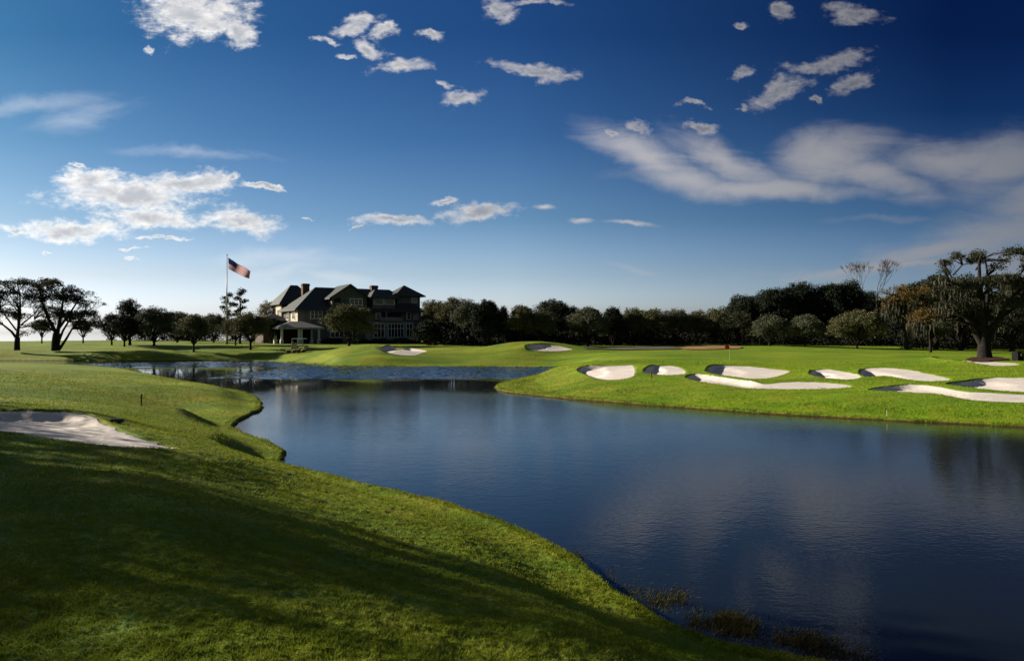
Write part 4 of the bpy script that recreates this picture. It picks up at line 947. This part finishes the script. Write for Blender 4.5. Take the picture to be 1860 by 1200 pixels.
# rear left wing with steep roof
a0, a1 = lx(512, 13), lx(574, 13); aze = lz(551, 540, 13)
aw = MB(); aw.box(a0, a1, 13, 22, -.6, aze); aw.build('wall', M['brownwall'], club)
ar = MB(); hip(ar, a0 - .8, a1 + .8, 12.0, 23, aze - .1, lz(518, 546, 17), (a1 - a0) * .5); ar.build('roof', M['roof'], club)
window(15, 17, aze - 3, aze - 1.4, a0, 2, side=True)
ch = MB(); x_ = lx(555, 12.5); ch.box(x_ - .75, x_ + .75, 12.0, 13.4, aze - 3, lz(515, 555, 12.5)); ch.box(x_ - .85, x_ + .85, 11.9, 13.5, lz(515, 555, 12.5) - .5, lz(515, 555, 12.5) - .2); ch.build('chimney', M['brick'], club)
ch = MB(); x_ = lx(679, 5.5); ch.box(x_ - .75, x_ + .75, 4.9, 6.1, ze, lz(518.5, 679, 5.5)); ch.box(x_ - .85, x_ + .85, 4.8, 6.2, lz(518.5, 679, 5.5) - .5, lz(518.5, 679, 5.5) - .2); ch.build('chimney', M['brick'], club)
# one-storey wing at the far left
lw0, lw1 = lx(478, 10), lx(528, 10)
lw = MB(); lw.box(lw0, lw1, 10, 18, -.6, lz(583, 500, 10)); lw.build('wall', M['brownwall'], club)
lr = MB(); hip(lr, lw0 - .7, lw1 + .5, 9.2, 18.8, lz(582, 500, 10), lz(569, 510, 14), 3.5); lr.build('roof', M['roof'], club)
# porch with pale hip roof
p0, p1 = lx(508, -8), lx(584, -8)
pr = MB(); hip(pr, p0 - .5, p1 + .4, -8.4, -1.3, lz(594.5, 545, -8), lz(583.5, 545, -5), 3.4, .35); pr.build('porch_roof', M['porchroof'], club)
zpe = lz(594.5, 545, -8) - .35
for (xx, yy) in ((p0 + .3, -7.8), ((p0 + p1) / 2, -7.8), (p1 - .6, -7.8), (p0 + .3, -2.6), (p1 - .6, -2.6), (p0 + 3.6, -7.8)):
    pp = MB(); pp.box(xx, xx + .38, yy, yy + .38, -.5, zpe); pp.box(xx - .12, xx + .5, yy - .12, yy + .5, -.5, .95); pp.build('porch_post', M['trim'], club)
pb = MB(); pb.box(p0 + .2, p1, -1.9, -1.7, -.5, zpe + .3); pb.build('porch_back_wall', M['dark'], club)  # added dark sheet standing in for the shade under the porch roof
# foundation shrubs in front of the clubhouse
def shrub(px, d, w_, h_, label, leaf='dark', seed=0, name='shrub', group=None, lift=0.0, tips=None, size=.2):
    rg_ = np.random.default_rng(seed); x = (px - 930) / F * d; z = hz(x, d); root = empty(name, (x, d, z)); tag(root, label, 'shrub', group)
    n = 26; th_ = rg_.uniform(0, 2 * math.pi, n); rr_ = w_ / 2 * np.sqrt(rg_.random(n)) * .8
    cs = np.stack([np.cos(th_) * rr_, np.sin(th_) * rr_, rg_.uniform(.15, .8, n) * h_], 1)
    V_, f_ = leafcloud(rg_, cs, rg_.uniform(.2, .34, n) * min(w_, h_ * 1.3), 38, size, .8); mesh_np('foliage', V_, f_, L[leaf], root)
    st = MB()
    for q in range(5): st.tube([(0, 0, -.1), tuple(cs[q] * np.array([.5, .5, .5])), tuple(cs[q])], [.04, .03, .01], 5, cap=False)
    st.build('stem', M['bark'], root)
    if tips:
        cs2 = cs[cs[:, 2] > h_ * .4][:12] + np.array([0, -.1, h_ * .22]); V_, f_ = leafcloud(rg_, cs2, np.full(len(cs2), .13), 14, .13, .9); mesh_np('blossom', V_, f_, L[tips], root)
    return root
for i, px in enumerate(range(672, 768, 12)):
    shrub(px, 140 + (px - 672) * .11, 1.8, .9 + .25 * ((i * 7) % 3), 'dark clipped shrub number-less in the bed below the tall clubhouse windows'.replace(' number-less', ''), 'dark', 400 + i, group='shrubs below the clubhouse windows')
for i, px in enumerate((590, 602, 614, 650, 660)):
    shrub(px, 136 + i * .3, 2.2, 1.3, 'dark clipped shrub in the bed beside the wide olive tree', 'dark', 430 + i, group='shrubs below the olive tree')
for i, (px, lb) in enumerate(((524, 'leftmost flowering clump beside the golf cart'), (533, 'flowering clump in front of the golf cart rear'), (541, 'yellow-tipped clump in front of the golf cart middle'), (551, 'yellow-tipped clump in front of the golf cart front'))):
    shrub(px, 105.5 - (i % 2) * .4, .8, .5, lb, 'olive', 450 + i, name='flowering_shrub', group='flowering clumps by the golf cart', tips='yellow', size=.12)

# ------------------------------------------------------------------ flagpole and flag
D = 132.0; fx = (411 - 930) / F * D; fz = hz(fx, D)
fp_ = empty('flagpole', (fx, D, fz)); tag(fp_, 'tall white flagpole left of the clubhouse', 'flagpole')
ztop = EYE + (HZ - 464) / F * D - fz
p = MB(); p.tube([(0, 0, -.2), (0.05, 0, ztop * .5), (.12, 0, ztop)], [.13, .11, .06], 12); p.build('pole', M['steel'], fp_, smooth=True)
p = MB(); p.tube([(.12, 0, ztop), (.12, 0, ztop + .06), (.12, 0, ztop + .16), (.12, 0, ztop + .26), (.12, 0, ztop + .3)], [.03, .11, .15, .1, .02], 12); p.build('finial', M['steel'], fp_, smooth=True)
p = MB(); p.tube([(.2, -.02, 1), (.27, -.02, ztop - .3)], .012, 5); p.build('halyard', M['white'], fp_)
p = MB(); p.tube([(0, 0, -.1), (0, 0, .25)], .35, 16); p.build('base', M['stone'], fp_)
def big_flag():
    s = D / F; Lw, Hh = 39.5 * s, 20 * s; nx, ny = 40, 26
    def pos(u, v, off=0):     # u along the fly, v down the hoist
        x = u * Lw; drop = 24 * s * u ** .92; wv = .28 * math.sin(u * 9 + v * 1.6) * (.25 + u)
        z = -drop - v * (Hh * (1 - .22 * u)) + .09 * math.sin(u * 11 + v * 3) * u
        return (x, wv + off, z)
    V_ = [pos(i / nx, j / ny) for j in range(ny + 1) for i in range(nx + 1)]; f = []; m = []
    for j in range(ny):
        for i in range(nx):
            a = j * (nx + 1) + i; f.append((a, a + 1, a + nx + 2, a + nx + 1)); st = j // 2
            m.append(2 if (i < 16 and st < 7) else (0 if st % 2 == 0 else 1))
    V_ = list(V_); f2 = []
    for off in (-.015, .015):
        for r_ in range(9):
            n = 6 if r_ % 2 == 0 else 5
            for k_ in range(n):
                u = (.4 / 12) * (1 + 2 * k_ + (0 if n == 6 else 1)); v = (7 / 13) * (r_ + 1) / 10
                cc = len(V_); V_.append(pos(u, v, off))
                for q in range(10):
                    an = math.pi / 2 + q * math.pi / 5; rr_ = .0308 * (1 if q % 2 == 0 else .4)
                    V_.append(pos(u + math.cos(an) * rr_ * Hh / Lw, v - math.sin(an) * rr_, off))
                for q in range(10): f2.append((cc, cc + 1 + q, cc + 1 + (q + 1) % 10))
    o = mesh_np('flag', V_, [np.array(f), np.array(f2)], [M['flagred'], M['flagwhite'], M['flagblue']], midx=m + [1] * len(f2))
    o.location = (fx + .38, D, EYE + (HZ - 467.5) / F * D)
    tag(o, 'red, white and blue stars and stripes flag drooping in the wind from the tall pole', 'flag')
big_flag()

# ------------------------------------------------------------------ golf cart
def wheel(mb_t, mb_r, r=.23, wd=.18):
    mb_t.tube([(0, -wd / 2, 0), (0, -wd / 2 * .8, 0), (0, wd / 2 * .8, 0), (0, wd / 2, 0)], [r * .86, r, r, r * .86], 20)
    mb_r.tube([(0, -wd / 2 - .012, 0), (0, wd / 2 + .012, 0)], [r * .5, r * .5], 14)
def golf_cart(px, d, rz):
    x = (px - 930) / F * d; z = hz(x, d); root = empty('golf_cart', (x, d, z), rz); tag(root, 'golf cart with a long white roof parked on the grass before the clubhouse', 'golf cart')
    b = MB()
    prof = [(-1.2, .28), (-1.25, .62), (-1.1, .8), (-.45, .82), (-.35, .62), (-.2, .34), (.55, .32), (.72, .5), (.85, .86), (1.02, .84), (1.24, .55), (1.22, .28)]
    for sy in (-.56, .56): b.poly([(p_[0], sy, p_[1]) for p_ in (prof if sy > 0 else prof[::-1])])
    for i in range(len(prof)):
        a, c2 = prof[i], prof[(i + 1) % len(prof)]; b.poly([(a[0], -.56, a[1]), (c2[0], -.56, c2[1]), (c2[0], .56, c2[1]), (a[0], .56, a[1])])
    b.build('body', M['beige'], root)
    s_ = MB(); s_.box(-.62, -.12, -.5, .5, .72, .86); s_.box(-.72, -.6, -.5, .5, .86, 1.25); s_.build('seat', M['beige'], root, bevel=.03)
    r_ = MB(); r_.box(-1.22, 1.0, -.6, .6, 1.86, 1.95); r_.build('roof', M['white'], root, bevel=.03)
    for (xx, zz) in ((-1.05, .78), (.92, .84)):
        for sy in (-.52, .52): q = MB(); q.tube([(xx, sy, zz), (xx + (.12 if xx < 0 else -.14), sy, 1.87)], .022, 6); q.build('post', M['black'], root)
    q = MB(); q.tube([(.6, .22, .75), (.42, .22, 1.05)], .02, 6); ring = [(.42 + .06 * math.cos(a) , .22 + .17 * math.sin(a), 1.05 + .14 * math.cos(a)) for a in np.linspace(0, 2 * math.pi, 17)]; q.tube(ring, .015, 6); q.build('steering_wheel', M['black'], root)
    for sx in (-.82, .82):
        for sy in (-.5, .5):
            t_ = MB(); rm = MB(); wheel(t_, rm); wo = t_.build('wheel', M['rubber'], root, smooth=False); wo.location = (sx, sy, .23); rm.build('rim', M['white'], wo)
    for sy in (-.25, .25):
        q = MB(); q.tube([(-1.05, sy, .75), (-1.12, sy, 1.1), (-1.18, sy, 1.5)], [.14, .15, .14], 10); bo = q.build('golf_bag', M['beige'], root); q = MB()
        for k_ in range(5): q.tube([(-1.18, sy + (k_ - 2) * .04, 1.45), (-1.2 - .02 * k_, sy + (k_ - 2) * .05, 1.72 + .03 * (k_ % 3))], .02, 5)
        q.build('golf_clubs', M['steel'], bo)
    return root
golf_cart(545, 108.0, 0.12)

# ------------------------------------------------------------------ car parked under the trees
def car():
    px, d = 1237, 150.0; x = (px - 930) / F * d; z = hz(x, d); root = empty('parked_car', (x, d, z), .1); tag(root, 'white car parked far back in the dark under the trees', 'car')
    prof = [(-2.2, .35), (-2.25, .75), (-2.1, .95), (-1.5, 1.0), (-1.0, 1.42), (.5, 1.45), (1.15, 1.0), (2.0, .85), (2.25, .6), (2.2, .35)]
    b = MB()
    for sy in (-.85, .85): b.poly([(p_[0], sy, p_[1]) for p_ in (prof if sy > 0 else prof[::-1])])
    for i in range(len(prof)):
        a, c2 = prof[i], prof[(i + 1) % len(prof)]; b.poly([(a[0], -.85, a[1]), (c2[0], -.85, c2[1]), (c2[0], .85, c2[1]), (a[0], .85, a[1])])
    b.build('body', M['white'], root, bevel=.05)
    g = MB(); g.poly([(-1.3, -.87, 1.02), (.95, -.87, 1.02), (.42, -.87, 1.36), (-.9, -.87, 1.36)]); g.build('window', M['glass'], root)
    for sx in (-1.4, 1.4):
        for sy in (-.8, .8):
            t_ = MB(); rm = MB(); wheel(t_, rm, .33, .22); wo = t_.build('wheel', M['rubber'], root); wo.location = (sx, sy, .33); rm.build('rim', M['steel'], wo)
car()

# ------------------------------------------------------------------ pin on the green, stakes, bin, rakes, box
def ground_at(px, py):
    x, y = hit(px, py); return Vector((x, y, hz(x, y)))
g0 = ground_at(1325, 655)
pin = empty('golf_flagstick', g0); tag(pin, 'thin golf flagstick with red flag on the far green', 'flagstick')
hh = (655 - 626) / F * g0.y
q = MB(); q.tube([(0, 0, -.1), (0, 0, hh)], [.012, .012], 6); q.build('pole', M['beige'], pin)
q = MB(); n = 8
for i in range(n):
    u0, u1 = i / n, (i + 1) / n; f_ = lambda u, v: (-.02 - u * .5, .05 * math.sin(u * 6), hh - .02 - v * .38 - u * .12)
    q.poly([f_(u0, 0), f_(u1, 0), f_(u1, 1), f_(u0, 1)])
q.build('flag', M['red'], pin)
def stake(px, py, top, label, m='wood', w_=.03):
    g = ground_at(px, py); h_ = (py - top) / F * g.y; q = MB(); q.box(-w_, w_, -w_, w_, -.1, h_ - .02); q.box(-w_ * .7, w_ * .7, -w_ * .7, w_ * .7, h_ - .02, h_)
    o = q.build('marker_stake', M[m]); o.location = g; tag(o, label, 'stake', 'marker stakes')
stake(257, 737, 715, 'thin reddish-brown stake on the near grassy ridge left of the pond', 'wood', .022)
stake(1183, 687, 676, 'dark wooden stake in front of the small half-round bunker', 'wood', .035)
stake(1611, 757, 745, 'thin pale stake at the waterline of the far point', 'beige', .012)
def rake(px, py, rz, label):
    g = ground_at(px, py); q = MB(); q.tube([(0, 0, .04), (1.3, 0, .1)], .02, 6); root = q.build('bunker_rake', M['wood']); root.location = g; root.rotation_euler = (0, 0, rz)
    tag(root, label, 'rake', 'bunker rakes'); q = MB(); q.box(-.04, .04, -.32, .32, .02, .10)
    for k_ in range(9): q.box(-.01, .01, -.3 + k_ * .075 - .01, -.3 + k_ * .075 + .01, -.03, .021)
    q.build('rake_head', M['black'], root)
rake(1490, 689, .6, 'bunker rake lying at the front of the small touching bunker')
rake(1493, 704, .3, 'bunker rake lying near the right end of the long winding bunker')
g = ground_at(212, 770); q = MB(); q.box(-.16, .16, -.1, .1, -.02, .075); q.box(-.13, .13, -.07, .07, .075, .095); o = q.build('irrigation_box', M['black'], bevel=.01); o.location = g + Vector((0, 0, .02)); o.rotation_euler = (0, 0, .1)
tag(o, 'small black box set in the grass at the upper edge of the near bunker', 'box')
g = ground_at(1849, 655)
bn_ = empty('litter_bin', g, .15); tag(bn_, 'square black litter bin with white emblem right of the big oak trunk', 'bin')
hb = 17.0 / F * g.y; wb = 6.6 / F * g.y
q = MB(); q.box(-wb, wb, -wb, wb, 0, hb * .88); q.build('body', M['rubber'], bn_, bevel=.02)
q = MB(); q.box(-wb - .03, wb + .03, -wb - .03, wb + .03, hb * .9, hb); q.build('lid', M['rubber'], bn_, bevel=.02)
q = MB(); q.poly([(-.09, -wb - .006, hb * .55), (.09, -wb - .006, hb * .55), (.05, -wb - .006, hb * .72), (-.05, -wb - .006, hb * .72)]); q.poly([(-.12, -wb - .006, hb * .7), (-.06, -wb - .006, hb * .7), (-.06, -wb - .006, hb * .76), (-.12, -wb - .006, hb * .76)]); q.build('emblem', M['white'], bn_)

# ------------------------------------------------------------------ weeds in the water along the near shore
def weeds():
    rg_ = np.random.default_rng(44); Vs_ = []; Fs = []; base = 0
    spots = [(1100, 1052, 18, .05, 40), (1150, 1075, 35, .06, 90), (1200, 1090, 34, .09, 160), (1235, 1082, 22, .07, 70), (1265, 1128, 20, .1, 80), (1320, 1130, 32, .16, 260), (1350, 1140, 26, .14, 160), (1420, 1160, 40, .08, 120), (1470, 1165, 36, .12, 180), (1500, 1180, 36, .08, 120), (1550, 1195, 40, .06, 120), (1050, 1012, 16, .04, 30)]
    for (px, py, sp_, h_, n) in spots:
        X0 = np.array([W0(px + rg_.normal(0, sp_ * .5), py + rg_.normal(0, 9)) for _ in range(n)])
        for blade in range(5):
            x = X0[:, 0] + rg_.normal(0, .03, n); y = X0[:, 1] + rg_.normal(0, .03, n); hh_ = h_ * .55 * rg_.uniform(.4, 1.4, n); a = rg_.uniform(0, 6.28, n); ln = rg_.uniform(.3, 1.5, n) * hh_; w_ = rg_.uniform(.004, .010, n)
            p0 = np.stack([x - np.sin(a) * w_, y + np.cos(a) * w_, np.full(n, -.02)], 1); p1 = np.stack([x + np.sin(a) * w_, y - np.cos(a) * w_, np.full(n, -.02)], 1); p2 = np.stack([x + np.cos(a) * ln, y + np.sin(a) * ln, hh_], 1)
            Vs_.append(np.stack([p0, p1, p2], 1).reshape(-1, 3))
    n = 1400; idx = rg_.integers(0, len(spots), n); X0 = np.array([W0(spots[i][0] + rg_.normal(0, spots[i][2] * .8), spots[i][1] + rg_.normal(0, 14)) for i in idx]); a = rg_.uniform(0, 6.28, n); l_ = rg_.uniform(.01, .07, n)
    for q in (1,):
        p0 = np.stack([X0[:, 0], X0[:, 1], np.full(n, .004)], 1); p1 = p0 + np.stack([np.cos(a) * l_, np.sin(a) * l_, rg_.uniform(0, .012, n)], 1); p2 = p0 + np.stack([-np.sin(a) * l_ * .4, np.cos(a) * l_ * .4, rg_.uniform(0, .01, n)], 1)
        Vs_.append(np.stack([p0, p1, p2], 1).reshape(-1, 3))
    V_ = np.vstack(Vs_)
    return mesh_np('water_weeds', V_, np.arange(len(V_)).reshape(-1, 3), L['weed'])
tag(weeds(), kind='stuff', label='brownish green weeds and debris in the shallows of the near shore', cat='weeds')

def rough():
    rg_ = np.random.default_rng(51); n = 1500000
    t_ = rg_.uniform(-R(38), R(38), n); r = np.exp(rg_.uniform(math.log(9), math.log(112), n)); x = r * np.sin(t_); y = r * np.cos(t_)
    sd = -sdist(x, y, POND)
    farside = (y > 34) & (x > -6) & (y < 75)
    band = ((sd > .0) & (sd < .5) & (rg_.random(n) < .45 + .8 * vnoise(x / .9, y / .9, 64))) | (farside & (sd > 1.1 + 0.6 * vnoise(x / 3, y / 3, 61)) & (sd < 2.3 + 1.0 * vnoise(x / 3, y / 3, 62)) & (rg_.random(n) < .32 + .5 * vnoise(x / 1.1, y / 1.1, 63)))
    x, y, r, sd = x[band], y[band], r[band], sd[band]; n = len(x); z = height(x, y) - .02
    edge_ = sd < .5
    h_ = np.where(edge_, .05 + .0012 * r, .11) * rg_.uniform(.5, 1.2, n); w_ = .003 + r * .00045; a = rg_.uniform(0, math.pi, n); la = rg_.uniform(0, 6.28, n); ln = h_ * rg_.uniform(.1, .6, n)
    P0 = np.stack([x - np.cos(a) * w_, y - np.sin(a) * w_, z], 1); P1 = np.stack([x + np.cos(a) * w_, y + np.sin(a) * w_, z], 1); P2 = np.stack([x + np.cos(la) * ln, y + np.sin(la) * ln, z + h_], 1)
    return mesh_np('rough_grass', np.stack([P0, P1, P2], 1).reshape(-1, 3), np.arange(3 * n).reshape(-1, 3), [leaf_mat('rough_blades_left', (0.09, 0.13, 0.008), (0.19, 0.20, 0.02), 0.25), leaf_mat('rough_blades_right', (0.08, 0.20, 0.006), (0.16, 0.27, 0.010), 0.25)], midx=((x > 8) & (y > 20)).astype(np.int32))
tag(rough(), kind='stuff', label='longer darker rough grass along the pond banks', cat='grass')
